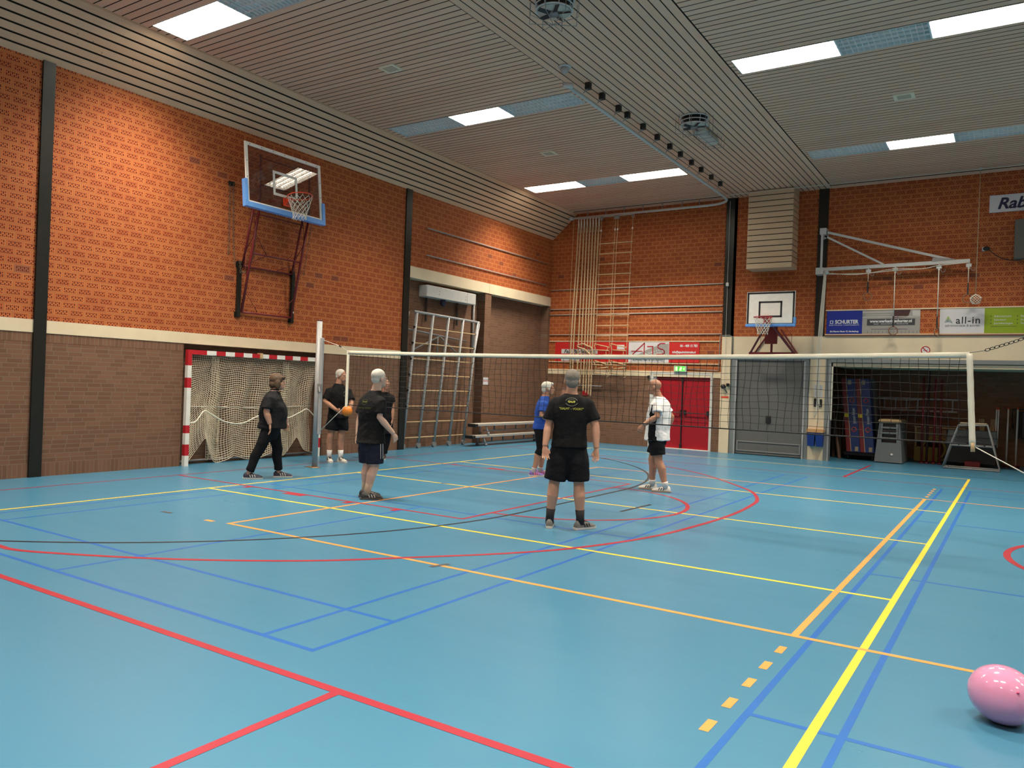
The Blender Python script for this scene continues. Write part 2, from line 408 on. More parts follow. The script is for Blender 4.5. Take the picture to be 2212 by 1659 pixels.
lines('basketball_court_lines', P_red, [(-11.38, -4, -11.38, 21.2, .04), (-11.38, 7.69, -5.62, 7.69, .05), (-11.38, 12.62, -5.62, 12.62, .05), (-5.64, 7.69, -5.64, 12.64, .05), (-11.3, 3.0, 9.3, 3.0, .06), (-2.97, 3.0, -2.97, -1.5, .06), (-11.3, 17.35, 9.3, 17.35, .04), (-2.97, 17.35, -2.97, 20.9, .06)] + [(x, 7.60, x+l, 7.60, .12) for x, l in ((-8.73, .38), (-7.55, .1), (-9.6, .1), (-6.7, .1))] + [(x, 12.70, x+l, 12.70, .12) for x, l in ((-8.73, .38), (-7.55, .1), (-9.6, .1))],
      [(red3, .06), (arc(-5.62, 10.15, 1.82, -90, 90), .06), (arc(1.78, 10.15, 1.82, 0, 360, 40), .07)], label='red basketball court lines and arcs')
lines('handball_area_line', P_blk, [(-5.38, 8.6, -5.38, 11.6, .045), (-4.45, 9.68, -4.40, 10.59, .05)], [(arc(-11.38, 8.6, 6.0, -58, 0), .045), (arc(-11.38, 11.6, 6.0, 0, 80), .045)], label='black handball goal area line')
lines('far_thin_line', P_blk, [(-11.3, 19.9, 9.3, 19.9, .03)])
lines('tape_mark', P_tape, [(-8.50, 5.55, -8.33, 5.56, .05), (-4.37, 5.50, -4.31, 5.70, .05), (-7.9, 10.15, -7.75, 10.2, .05), (-9.2, 11.3, -9.05, 11.3, .04)], label='short worn dark tape marks')

# ------------------------------------------------------------------ left wall
T = .35; G = .25
b = MB()
b.box((XL-T, YN, 2.38), (XL, 14.26, ZS+.1)); b.box((XL-T, 14.26, 4.46), (XL, YF+.3, ZS+.1))
wall_left = struct(b.build('wall_left', M_perfY))
def wallpart(b, name, m, parent=None): return b.build(name, m, parent or wall_left)
b = MB()
b.box((XL-T, YN, .2), (XL, 8.44, 2.05)); b.box((XL-T, 11.80, .2), (XL, 14.5, 2.05)); b.box((XL-T, 8.44, 0), (XL-G, 11.80, 2.2))
b.box((XL-T, 14.40, .2), (XL, 14.50, 4.2)); b.box((XL-T, 17.70, .2), (XL, 18.0, 4.0)); b.box((XL-T, 14.4, 0), (XL-G, 21.2, 4.2)); b.box((XL-T, 21.17, .2), (XL, YF, 4.2))
wallpart(b, 'brown_brickwork', M_brY)
b = MB()
for y0, y1 in ((YN, 8.44), (11.80, 14.5), (17.70, 18.0), (21.17, YF)): b.box((XL-T, y0, 0), (XL+.004, y1, .2))
for y0, y1, z in ((YN, 8.44, 2.05), (11.80, 14.5, 2.05)): b.box((XL-T, y0, z), (XL+.002, y1, 2.19))
b.box((XL-T, 17.70, 4.0), (XL+.002, 18.0, 4.2))
wallpart(b, 'soldier_course', M_solY)
wallpart(MB().box((XL-T, YN, 2.19), (XL+.012, 14.26, 2.385)), 'concrete_band', M_conc)
wallpart(MB().box((XL-T, 14.47, 4.19), (XL+.02, 17.85, 4.465)).box((XL-T, 17.856, 4.19), (XL+.02, 21.27, 4.465)), 'concrete_lintel', M_conc)
for i, (y0, y1) in enumerate(((-2.45, -2.27), (5.90, 6.08), (14.24, 14.45))):
    o = struct(MB().box((XL-.1, y0, 0), (XL+.035, y1, ZS)).build('trim_%d' % (i+1), M_steel)); o['label'] = 'black steel wall column'

# ------------------------------------------------------------------ far wall
b = MB()
b.box((XL-T, YF, 2.22), (-6.6, YF+T, ZC+.2)); b.box((-6.92, YF, 3.22), (XR+.3, YF+T, ZC+.2))
wall_far = struct(b.build('wall_far', M_perfX))
b = MB(); b.box((XL, YF, .2), (-9.01, YF+T, 2.06)).box((-7.13, YF, .2), (-6.85, YF+T, 2.06))
wallpart(b, 'brown_brickwork', M_brX, wall_far)
wallpart(MB().box((XL, YF-.003, 0), (-9.01, YF+T, .2)).box((-7.13, YF-.003, 0), (-6.85, YF+T, .2)), 'soldier_course', M_solX, wall_far)
wallpart(MB().box((XL, YF-.012, 2.06), (-6.90, YF+T, 2.22)), 'concrete_band', M_conc, wall_far)
wallpart(MB().box((-6.63, YF-.02, 2.63), (XR, YF+T, 3.215)).box((-6.90, YF-.05, 0), (-6.63, YF+T, 3.22)).box((-4.55, YF-.02, 0), (-4.16, YF+T, 2.64)).box((3.3, YF-.02, 0), (XR, YF+T, 2.64)), 'concrete_beam', M_conc, wall_far)
for i, (x0, x1) in enumerate(((-6.90, -6.67), (-4.47, -4.23), (.95, 1.18))):
    o = struct(MB().box((x0, YF-.035, 3.22), (x1, YF+.1, ZC)).build('trim_%d' % (i+4), M_steel)); o['label'] = 'black steel wall column'
# right and near walls (outside the frame, they close the hall)
struct(MB().box((XR, YN, 0), (XR+.3, YF+.3, ZC+.2)).build('wall_right', M_perfY))
struct(MB().box((XL-T, YN-.3, 0), (XR+.3, YN, ZC+.2)).build('wall_near', M_perfX))

# storage room behind the opening
b = MB().box((-5.0, 24.6, 0), (4.0, 24.8, 2.9)).box((3.8, YF+T, 0), (4.0, 24.6, 2.9))
struct(b.build('wall_storage', brick_plain('storage_brick', 0, c0=(.24, .11, .055), c1=(.34, .17, .09))))
struct(MB().box((-5.0, YF+T, 0), (-4.8, 24.6, 2.9)).build('wall_storage_left', M_brY))
struct(MB().box((-5.0, YF+T, 2.9), (4.0, 24.8, 3.0)).build('ceiling_storage', M_conc))
b = MB().box((-4.16, YF-.03, 0), (-4.03, YF+.2, 2.64)).box((-4.03, YF-.03, 2.54), (3.3, YF+.2, 2.64)).box((3.17, YF-.03, 0), (3.3, YF+.2, 2.54))
storage_frame = struct(b.build('trim_7', M_frame)); storage_frame['label'] = 'grey steel frame around the storage opening'
MB().box((-4.07, YF-.045, 0), (-4.03, YF-.03, 2.5)).build('guide_rail', M_alu, storage_frame)
dd = thing('overhead_door', (-.4, YF+.1, 2.43), 'cream tilted-up overhead door over the storage opening', 'door')
MB().box((-4.0, YF+.03, 2.435), (3.15, YF+.09, 2.525)).box((-4.0, YF+.09, 2.45), (3.15, YF+2.3, 2.50)).build('door_panel', M_conc, dd)
MB().box((-4.02, YF+.0, 1.05), (-3.985, YF+.03, 2.43)).build('lever_arm', M_wnet, dd)

# ------------------------------------------------------------------ ceiling
ceil = struct(MB().box((XL-.3, YN-.3, ZC+.13), (XR+.3, YF+.3, ZC+.25)).build('ceiling', M_gap))
MB().box((XS-.02, YN, ZC+.10), (XR, YF, ZC+.13)).build('backing', M_gap, ceil)
pit = .1455; bw = .126
for (fx0, fx1, xs, ph) in FIELDS:
    b = MB(); y = YF-.30-pit
    while y > YN:
        y0, y1 = y, y+bw
        xr = (fx0+.01, fx1-.01)
        cuts = [c for c in LAMPCUT if c[0] >= fx0-.1 and c[1] <= fx1+.1 and not (y1 < c[2] or y0 > c[3])]
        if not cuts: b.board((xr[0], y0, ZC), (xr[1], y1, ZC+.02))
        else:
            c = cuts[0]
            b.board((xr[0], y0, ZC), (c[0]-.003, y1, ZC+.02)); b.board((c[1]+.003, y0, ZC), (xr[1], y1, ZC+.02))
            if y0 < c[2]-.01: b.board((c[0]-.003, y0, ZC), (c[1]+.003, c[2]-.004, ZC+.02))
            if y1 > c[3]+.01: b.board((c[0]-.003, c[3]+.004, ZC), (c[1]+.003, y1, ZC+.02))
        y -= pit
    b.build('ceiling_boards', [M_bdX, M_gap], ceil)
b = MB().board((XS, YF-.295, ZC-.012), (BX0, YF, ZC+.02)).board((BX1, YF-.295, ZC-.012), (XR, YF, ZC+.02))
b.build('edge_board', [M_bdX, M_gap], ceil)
b = MB()
for x0, x1 in ((BX0, BX1), (.55, 3.3)):
    n = round((x1-x0)/.1437); p = (x1-x0)/n
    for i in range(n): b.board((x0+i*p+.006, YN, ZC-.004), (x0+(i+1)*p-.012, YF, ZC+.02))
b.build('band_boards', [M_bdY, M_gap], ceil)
# sloped soffit: eight boards between wall top and ceiling, plus its mirror on the right
b = MB(); g = MB()
a0 = V((XL, 0, ZS-.02)); a1 = V((XS, 0, ZC)); d = (a1-a0); n = 8
for i in range(n):
    p0 = a0+d*(i/n)+d*.008; p1 = a0+d*((i+1)/n)-d*.017
    nrm = V((-d.z, 0, d.x)).normalized()*.02
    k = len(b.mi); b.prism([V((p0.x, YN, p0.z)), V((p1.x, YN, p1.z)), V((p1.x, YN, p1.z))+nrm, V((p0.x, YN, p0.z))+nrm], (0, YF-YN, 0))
    for j in range(k, len(b.mi)):     # hall face stays pale, the rest takes the dark that stands for gap shade
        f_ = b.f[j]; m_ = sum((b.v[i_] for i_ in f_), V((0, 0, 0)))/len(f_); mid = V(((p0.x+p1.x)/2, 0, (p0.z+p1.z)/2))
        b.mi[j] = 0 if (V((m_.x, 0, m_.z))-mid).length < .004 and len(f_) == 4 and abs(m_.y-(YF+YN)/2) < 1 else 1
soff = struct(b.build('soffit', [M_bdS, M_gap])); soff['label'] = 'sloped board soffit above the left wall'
nn = V((-d.z, 0, d.x)).normalized()
g.prism([V((a0.x, YN, a0.z))+nn*.03, V((a1.x, YN, a1.z))+nn*.03, V((a1.x, YN, a1.z))+nn*.05, V((a0.x, YN, a0.z))+nn*.05], (0, YF-YN, 0)).build('backing', M_gap, soff)
MB().box((XS-.012, YN, ZC-.012), (XS+.012, YF, ZC+.004)).build('edge_strip', M_bdS, soff)
# boarded duct hanging on the far wall
t = thing('boarded_duct', (-5.56, YF-.3, 4.97), 'slatted pale wood duct casing hanging on far wall above white backboard', 'duct')
b = MB(); n = 14
for i in range(n):
    z0 = 4.97+i*(ZC-4.97)/n; z1 = z0+(ZC-4.97)/n-.022
    b.box((-6.14, YF-.60, z0), (-4.975, YF-.001, z1))
b.build('boards', M_bdV, t)
MB().box((-6.12, YF-.58, 4.975), (-4.995, YF-.001, ZC-.01)).build('core', M_gap, t)
# ================================================================== objects
def lerp(a, b, t): return a+(b-a)*t
# ---- handball goal in the left recess
gx = -12.40; gy0, gy1 = 8.46, 11.66
t = thing('handball_goal', (gx, (gy0+gy1)/2, 0), 'red and white striped handball goal with cream net in left wall recess', 'goal')
def striped(mb, edges, fn):
    for i in range(len(edges)-1): mb.cur = i % 2; fn(mb, edges[i], edges[i+1])
    return mb
pe = [0, .19, .39, .59, .73, 1.40, 1.58, 1.80, 2.08]
for y in (gy0, gy1-.08):
    striped(MB(), pe, lambda m, a, c: m.box((gx-.04, y, a), (gx+.04, y+.08, c))).build('post', [M_white, M_red], t)
be = [gy0+.08, 8.84]+[8.84+.2*k for k in range(1, 14)]+[gy1-.08]
m_ = MB(); m_.cur = 1
for i in range(len(be)-1): m_.cur = (i+1) % 2; m_.box((gx-.04, be[i], 2.0), (gx+.04, be[i+1], 2.08))
m_.build('crossbar', [M_white, M_red], t)
MB().tube([(XL-.2, gy0+.03, .06), (XL-.2, gy1-.03, .06)], .02).tube([(gx, gy0+.04, .06), (XL-.2, gy0+.04, .06)], .018).tube([(gx, gy1-.04, .06), (XL-.2, gy1-.04, .06)], .018).build('ground_frame', M_galv, t, True)
MB().box((gx-.045, 10.02, 1.99), (gx+.055, 10.08, 2.10)).build('hook', M_wood, t)
def cloth_grid(fn, nu, nv, r, skip=None):
    """net of thin cords over fn(i, j) -> point, or None"""
    b = MB()
    P = [[fn(i, j) for j in range(nv+1)] for i in range(nu+1)]
    def run(seq):
        cur = []
        for p in seq+[None]:
            if p is None:
                if len(cur) > 1: b.tube(cur, r, 3, False)
                cur = []
            else: cur.append(p)
    for i in range(nu+1): run(P[i])
    for j in range(nv+1): run([P[i][j] for i in range(nu+1)])
    return b
NU, NV = 74, 46
M_gnet = mat('cream_net_cord', (.70, .60, .44), .85)
def hem(u):     # height of the lower edge: hitched up near both sides
    return .05+.42*math.exp(-((u-.13)/.055)**2)+.40*math.exp(-((u-.86)/.06)**2)+.05*sin(u*21)
def goalnet(i, j):
    u, v = i/NU, j/NV
    top = 2.0; z = top+(hem(u)-top)*v
    w = .035*sin(u*34+v*3)+.02*sin(u*61+1)
    pinch = .05*v*(sin((u-.13)*9) if u < .4 else -sin((u-.86)*9))
    y = lerp(gy0+.09, gy1-.09, u)-(.06*(u-.13)*math.exp(-((u-.13)/.12)**2)+.06*(u-.86)*math.exp(-((u-.86)/.12)**2))*12*v
    x = gx-.03-.17*sin(pi*min(v*1.25, 1)*.5)+w*min(1, v*3)+.10*max(0, v-.55)*2*(.5+.5*sin(u*7+1))
    return V((max(XL-.2, x), y+.012*sin(v*19+u*5), z+.012*sin(u*40)))
cloth_grid(goalnet, NU, NV, .0055).build('goal_net', M_gnet, t)
def foldnet(u0, u1, z0, z1):   # the gathered double layers that hang beside the hitches
    def fn(i, j):
        u = lerp(u0, u1, i/14); v = j/40; k = .5+.5*v
        return V((XL-.17+.02*sin(i*1.3+v*6), lerp(gy0+.09, gy1-.09, u)+(.5-i/14)*.12*(1-v), lerp(z1, z0, v)))
    return cloth_grid(fn, 14, 40, .006)
foldnet(.18, .27, .06, 1.98).build('goal_net_fold', M_gnet, t); foldnet(.74, .83, .12, 1.95).build('goal_net_fold', M_gnet, t)
MB().tube(curve_pts([(gx, gy0+.09, .77), (gx+.02, 8.68, .80), (gx-.04, 8.88, .98), (gx-.02, 9.02, .92), (gx+.01, 9.3, .78), (gx+.03, 9.65, .74), (gx+.02, 10.0, .86), (gx, 10.4, .98)]), .011, 6).tube(curve_pts([(gx, 10.4, .98), (gx+.02, 10.75, .83), (gx, 11.1, .93), (gx, 11.3, 1.0), (gx, 11.5, .86), (gx, gy1-.1, .85)]), .011, 6).build('net_rope', M_wnet, t, True)
MB().tube([(XL-.1, gy0+.12, 1.06), (XL-.1, 10.1, 1.03), (XL-.1, gy1-.1, 1.06)], .008, 6).build('net_rope', M_ropew, t, True)

# ---- basketball unit folded up on the left wall
t = thing('basketball_hoop', (-12.2, 10.2, 2.8), 'raised glass backboard with blue padding and red lattice frame on left wall', 'basketball hoop')
tilt = radians(6.5); C0 = V((-11.88, 10.07, 5.37)); bu = V((-sin(tilt), 0, cos(tilt))); bn = V((cos(tilt), 0, sin(tilt))); bl = V((0, 1, 0))
hw, hh = .915, .565
def BB(y, z, o=0): return C0+bl*y+bu*z+bn*o
def bpanel(b, y0, y1, z0, z1, th, o=0): return b.obox(BB((y0+y1)/2, (z0+z1)/2, o), bl*(y1-y0)/2, bu*(z1-z0)/2, bn*th/2)
gm, nt, p = newmat('backboard_glass'); nt.nodes.remove(p)
tr = nt.nodes.new('ShaderNodeBsdfTransparent'); gl = nt.nodes.new('ShaderNodeBsdfGlossy'); ms = nt.nodes.new('ShaderNodeMixShader'); fr = nt.nodes.new('ShaderNodeFresnel')
tc = nt.nodes.new('ShaderNodeTexCoord'); nz = noise(nt, tc.outputs['Object'], 3.5, 5, .65)
tr.inputs[0].default_value = (.80, .72, .70, 1); gl.inputs['Roughness'].default_value = .012; gl.inputs[0].default_value = (.9, .9, .85, 1)
fr.inputs[0].default_value = 1.62
lw_ = nt.nodes.new('ShaderNodeLayerWeight'); nt.links.new(mth(nt, 'ADD', mth(nt, 'MULTIPLY', mth(nt, 'POWER', lw_.outputs['Facing'], 5.0), .8), .055), ms.inputs[0])
df = nt.nodes.new('ShaderNodeBsdfDiffuse'); df.inputs[0].default_value = (.5, .5, .5, 1); m2 = nt.nodes.new('ShaderNodeMixShader')
nt.links.new(mth(nt, 'MULTIPLY', mth(nt, 'GREATER_THAN', nz, .56), mth(nt, 'MULTIPLY', nz, .10)), m2.inputs[0])
nt.links.new(tr.outputs[0], m2.inputs[1]); nt.links.new(df.outputs[0], m2.inputs[2])
nt.links.new(m2.outputs[0], ms.inputs[1]); nt.links.new(gl.outputs[0], ms.inputs[2])
nt.links.new(ms.outputs[0], nt.nodes['Material Output'].inputs[0])
bpanel(MB(), -hw+.03, hw-.03, -hh+.03, hh-.03, .010).build('glass_panel', gm, t)
b = MB(); f = .058
bpanel(b, -hw, hw, hh-f, hh, .03); bpanel(b, -hw, hw, -hh, -hh+.04, .03); bpanel(b, -hw, -hw+f, -hh+.04, hh-f, .03); bpanel(b, hw-f, hw, -hh+.04, hh-f, .03)
fr_ = b.build('board_frame', M_white, t)
b = MB()
for i in range(7): bpanel(b, -hw+.1+i*.27, -hw+.115+i*.27, hh-.036, hh-.022, .036)
for s_ in (-1, 1):
    for zz in (.2, -.1): bpanel(b, s_*(hw-.036), s_*(hw-.022), zz, zz+.014, .036)
b.build('screw', M_black, fr_)
b = MB(); f = .05
bpanel(b, -.295, .295, .155-f+.02, .155+.02, .004, .007); bpanel(b, -.295, .295, -.295, -.295+f, .004, .007); bpanel(b, -.295, -.295+f, -.25, .13, .004, .007); bpanel(b, .295-f, .295, -.25, .13, .004, .007)
b.build('target_square', M_white, t)
b = MB(); bpanel(b, -hw-.05, hw+.05, -hh-.085, -hh+.005, .09); bpanel(b, -hw-.05, -hw+.01, -hh+.005, -hh+.42, .09); bpanel(b, hw-.01, hw+.05, -hh+.005, -hh+.36, .09)
b.build('edge_padding', M_blue, t)
def hoop(parent, base, n_, l_, u_, m_ring, m_net, plate, bracket=.15):
    """bracket, ring and net; base = point on the board"""
    rc = base+n_*(bracket+.225)
    b = MB(); b.obox(base+n_*.01-u_*.05, l_*.09, u_*.075, n_*.012)
    b.prism([base+l_*.085+u_*.012, base-l_*.085+u_*.012, base-l_*.085-u_*.12, base+l_*.085-u_*.12], n_*.012)
    b.prism([base+l_*.05, base+n_*(bracket+.02)+l_*.05, base-u_*.11+l_*.05], -l_*.10)
    br = b.build('rim_bracket', plate, parent)
    MB().ring(rc, .228, .010, n_, l_, 40, 8).tube([base+n_*.02+l_*.07, rc-n_*.16+l_*.155], .008).tube([base+n_*.02-l_*.07, rc-n_*.16-l_*.155], .008).build('rim', m_ring, parent, True)
    b = MB(); K = 12; L = 7; zd = V((0, 0, -1))
    def np(k, l):
        tt = l/L; rr = .222-.105*min(1, tt*1.15)+.012*max(0, tt-.75)*4
        a = 2*pi*(k+(l % 2)*.5)/K
        return rc+(n_*cos(a)+l_*sin(a))*rr+zd*(.035+.40*tt)+V((.004*sin(k*5+l), .004*cos(k*3+l), 0))
    for l in range(L):
        for k in range(K):
            b.tube([np(k, l), np(k if l % 2 == 0 else k+1, l+1)], .0042, 4, False); b.tube([np(k, l), np(k-1 if l % 2 == 0 else k, l+1)], .0042, 4, False)
    for k in range(K): b.tube([rc+(n_*cos(2*pi*k/K)+l_*sin(2*pi*k/K))*.228, np(k, 0)], .0042, 4, False)
    b.build('hoop_net', m_net, parent)
hoop(t, BB(0, -.345, .03), bn, bl, bu, M_orange, M_ropew, M_orange)
ys = (9.60, 10.80)
def FR(b, x0, z0, x1, z1, y0, y1=None, r=.02): b.tube([(x0, y0, z0), (x1, y1 if y1 is not None else y0, z1)], r, 8)
for y in ys:
    b = MB(); FR(b, -12.42, 2.86, -12.0, 4.86, y, r=.024); FR(b, -12.0, 4.86, -12.03, 5.80, y, r=.02); FR(b, -12.44, 3.74, -12.17, 4.86, y, r=.022); FR(b, -12.17, 4.86, -12.0, 5.0, y)
    FR(b, -12.3, 3.45, -12.38, 4.0, y, r=.007); FR(b, -12.38, 4.0, -12.10, 4.35, y, r=.007); FR(b, -12.10, 4.35, -12.17, 4.8, y, r=.007)
    b.build('side_truss', M_dkred, t, True)
for x, z, r in ((-12.42, 2.86, .018), (-12.44, 3.74, .018), (-12.19, 3.97, .017), (-12.17, 4.72, .014), (-12.03, 5.75, .014), (-12.0, 5.25, .014)):
    b = MB(); FR(b, x, z, x, z, ys[0], ys[1], r); b.build('cross_bar', M_dkred, t, True)

b = MB()
for (x0, z0, x1, z1, ya, yb) in ((-12.41, 2.90, -12.34, 3.25, 9.95, 9.6), (-12.41, 2.90, -12.34, 3.25, 10.45, 10.8), (-12.19, 3.97, -12.1, 4.35, 9.95, 9.6), (-12.19, 3.97, -12.4, 3.75, 9.95, 9.6), (-12.42, 3.76, -12.22, 3.97, 10.4, 10.8), (-12.19, 3.97, -12.1, 4.35, 10.45, 10.8), (-12.17, 4.72, -12.1, 4.4, 10.4, 10.8), (-12.17, 4.72, -12.1, 4.9, 10.0, 9.6), (-12.17, 4.72, -12.05, 4.95, 10.4, 10.7)):
    b = MB(); FR(b, x0, z0, x1, z1, ya, yb, .006); b.build('brace', M_dkred, t, True)
for y in (9.53, 10.83):
    MB().box((XL, y-.035, 2.76), (XL+.06, y+.035, 3.82)).box((XL, y-.06, 2.76), (XL+.015, y+.06, 2.86)).box((XL, y-.06, 3.7), (XL+.015, y+.06, 3.8)).build('wall_bracket', M_steel, t)
MB().ell((XL+.075, 10.83, 2.97), (.012, .022, .022)).build('lock_knob', M_white, t, True)
def chain(pts, r, link, name, m, parent=None):
    """links threaded along a polyline"""
    P = [V(p) for p in pts]; b = MB(); d = []; acc = 0
    L = sum((P[i+1]-P[i]).length for i in range(len(P)-1)); n = max(2, int(L/(link*.78)))
    def at(s):
        for i in range(len(P)-1):
            l = (P[i+1]-P[i]).length
            if s <= l or i == len(P)-2: return P[i].lerp(P[i+1], min(1, s/l)), (P[i+1]-P[i]).normalized()
            s -= l
    for k in range(n):
        c, tt = at(L*(k+.5)/n); a = tt.cross(V((0, 0, 1)) if abs(tt.z) < .9 else V((1, 0, 0))).normalized()
        a = (a+tt.cross(a)*(1 if k % 2 else -1)).normalized()
        q = a*link*.30; e = tt*link*.5; e2 = tt*link*.25
        loop = [c-e2+q, c+e2+q, c+e, c+e2-q, c-e2-q, c-e, c-e2+q]
        b.tube(loop, r, 5, False)
    return b.build(name, m, parent)
chain([(XL+.03, 9.33, 5.24), (XL+.04, 9.36, 4.3), (XL+.06, 9.40, 3.72)], .004, .05, 'adjusting_chain', mat('old_chain', (.15, .11, .07), .6), t)
chain([(XL+.03, 9.26, 5.22), (XL+.04, 9.27, 3.9)], .004, .05, 'adjusting_chain', mat('old_chain', (.15, .11, .07), .6), t)
chain([(-12.05, 9.62, 4.8), (-12.2, 9.66, 3.95), (-12.32, 9.63, 3.62), (-12.38, 9.52, 3.60), (XL+.08, 9.50, 3.85)], .005, .05, 'adjusting_chain', mat('old_chain', (.15, .11, .07), .6), t)
MB().box((XL, 9.24, 5.2), (XL+.03, 9.29, 5.28)).box((XL, 9.31, 5.2), (XL+.03, 9.36, 5.28)).build('chain_hook', M_steel, t)
for y in (11.0, 11.1): chain([(-12.10, y-.12, 4.85), (XL+.04, y, 3.75)], .003, .04, 'adjusting_chain', mat('old_chain', (.15, .11, .07), .6), t)

# ---- basketball unit on the far wall
t = thing('basketball_hoop', (-5.40, 20.9, 2.72), 'white wooden backboard with black square on dark red wall bracket at far wall', 'basketball hoop')
yb = 20.28; x0, x1, z0, z1 = -5.95, -4.76, 3.46, 4.28
MB().box((x0, yb, z0), (x1, yb+.03, z1)).build('backboard', M_white, t)
MB().box((x0-.012, yb-.003, z0-.01), (x0+.0, yb+.035, z1+.012)).box((x1, yb-.003, z0-.01), (x1+.012, yb+.035, z1+.012)).box((x0, yb-.003, z1), (x1, yb+.035, z1+.012)).build('board_rim', M_ltgrey, t)
b = MB(); f = .045; y_ = yb-.003
b.box((x0, y_, z1-f), (x1, yb, z1)).box((x0, y_, z0), (x1, yb, z0+.02)).box((x0, y_, z0), (x0+f, yb, z1)).box((x1-f, y_, z0), (x1, yb, z1))
a0_, a1_, c0_, c1_ = -5.655, -5.065, 3.63, 4.045
b.box((a0_, y_, c1_-f), (a1_, yb, c1_)).box((a0_, y_, c0_), (a1_, yb, c0_+f)).box((a0_, y_, c0_), (a0_+f, yb, c1_)).box((a1_-f, y_, c0_), (a1_, yb, c1_))
b.build('painted_square', M_black, t)
MB().rbox((x0-.03, yb-.03, z0-.07), (x1+.03, yb+.06, z0+.005), .012).rbox((x1-.02, yb-.03, z0), (x1+.04, yb+.06, z0+.17), .012).build('edge_padding', M_blue, t)
hoop(t, V((-5.43, yb-.004, 3.60)), V((0, -1, 0)), V((1, 0, 0)), V((0, 0, 1)), M_red, M_ropew, M_red)
b = MB(); zf = 2.74
b.obox((-5.44, 20.90, zf), (.60, 0, 0), (0, .03, 0), (0, 0, .03))
for s_ in (-1, 1):
    b.tube([(-5.44+s_*.57, 20.9, zf), (-5.44+s_*.10, 20.55, 3.42)], .036, 4); b.tube([(-5.44+s_*.57, 21.25, zf), (-5.44+s_*.12, 21.25, 3.4)], .022, 4); b.tube([(-5.44+s_*.57, 20.9, zf), (-5.44+s_*.57, 21.27, zf)], .025, 4)
b.build('bracket_frame', M_dkred, t)
MB().box((-5.60, 20.75, 2.98), (-5.29, 20.82, 3.50)).box((-5.47, 20.84, 2.74), (-5.42, 20.88, 3.2)).tube([(-5.44, 20.8, 3.45), (-5.44, yb+.03, 3.7)], .03, 6).tube([(-5.44, 21.2, 3.4), (-5.44, yb+.03, 3.95)], .02, 6).build('height_slider', M_dkred, t)
MB().tube([(-5.83, 20.32, 3.45), (-5.85, 21.28, 3.25), (-5.85, 21.28, 2.9)], .006, 5).tube([(-5.05, 20.32, 3.45), (-5.04, 21.28, 3.25), (-5.04, 21.28, 2.9)], .006, 5).build('stay_rod', M_dkred, t, True)

# ---- volleyball net, posts
ny = 10.13; nx0, nx1 = -10.10, -.46
def ntop(x): s_ = (x-nx0)/(nx1-nx0); return 2.17+.045*s_-.05*sin(pi*s_)
def nbot(x): s_ = (x-nx0)/(nx1-nx0); return 1.195-.012*s_+.0*sin(pi*s_)
t = thing('volleyball_net', ((nx0+nx1)/2, ny, 1.2), 'black mesh volleyball net with white top band stretched across the hall', 'net')
NX, NZ = 96, 10
def vn(i, j):
    x = lerp(nx0, nx1, i/NX); zt, zb = ntop(x)-.065, nbot(x); v = j/NZ; sag = sin(pi*v)*.5+v*(1-v)
    return V((x+.028*sin(i*.9+v*5.2)*sag+.05*v*(1-v)*sin(i*.17)+.010*sin(i*7.3), ny+.02*sin(i*.31+v*4)*sag, lerp(zt, zb+.0, v)+.014*sin(i*.7+j)*sag))
cloth_grid(vn, NX, NZ, .0033).build('mesh_cords', M_cord, t)
xs_ = [lerp(nx0, nx1, i/60) for i in range(61)]
rings = []
for i, x in enumerate(xs_):
    z = ntop(x); w = .004*sin(i*1.7)
    rings.append([(x, ny-.012+w, z-.060+.003*sin(i*2.1)), (x, ny-.012+w, z-.03), (x, ny-.01, z), (x, ny+.01, z), (x, ny+.012-w, z-.03), (x, ny+.010, z-.060)])
MB().loft(rings).build('top_band', M_wnet, t, True)
MB().tube([(x, ny, nbot(x)) for x in xs_], .008, 6).build('bottom_cord', M_cord, t, True)
MB().box((nx0-.03, ny-.008, 1.16), (nx0+.025, ny+.008, 2.17)).build('side_band', M_wnet, t)
b = MB(); rings = []
for i in range(14):
    z = lerp(1.16, 2.2, i/13); x = nx1+lerp(.06, .0, i/13); w = .032+.0015*sin(i*2.3)
    rings.append([(x-w, ny-.010, z), (x+w, ny-.012, z), (x+w, ny+.012, z), (x-w, ny+.010, z)])
b.loft(rings).build('side_band', M_wnet, t, True)
MB().cyl((nx1+.065, ny, 1.10), (nx1+.062, ny, 1.20), .022, 10).build('end_dowel', M_wood, t, True)
MB().tube([(nx0, ny, 2.16), (nx0-.25, ny, 2.26), (-10.79, ny, 2.37)], .005, 5).build('tension_cord', M_ropew, t, True)
MB().cyl((nx0-.24, ny, 2.255), (nx0-.18, ny, 2.232), .012, 8).build('buckle', M_black, t)
MB().tube([(nx0, ny, 1.19), (-10.45, ny, .92), (-10.78, ny, .66)], .006, 5).build('tension_cord', M_ropew, t, True)
MB().tube([(nx1+.075, ny, 1.16), (.1, ny, .90), (.52, ny, .66)], .006, 5).build('tension_cord', M_ropew, t, True)
MB().tube([(nx1, ny, 2.21), (nx1+.16, ny, 2.235)], .004, 5).build('tension_cord', M_black, t)
chain([(nx1+.15, ny, 2.235), (-.05, ny, 2.33), (.52, ny, 2.56)], .0045, .058, 'tension_chain', M_steel, t)
t = thing('volleyball_post', (-10.86, ny, 0), 'silver aluminium volleyball post standing before the handball goal', 'post')
MB().cyl((-10.86, ny, 0), (-10.86, ny, 2.71), .052, 20).build('tube', M_alu, t, True)
MB().cyl((-10.86, ny, 2.71), (-10.86, ny, 2.735), .054, 20).build('end_cap', M_dkred, t, True)
MB().rbox((-10.80, ny-.03, .62), (-10.745, ny+.03, 2.40), .008).build('slide_rail', M_alu, t)
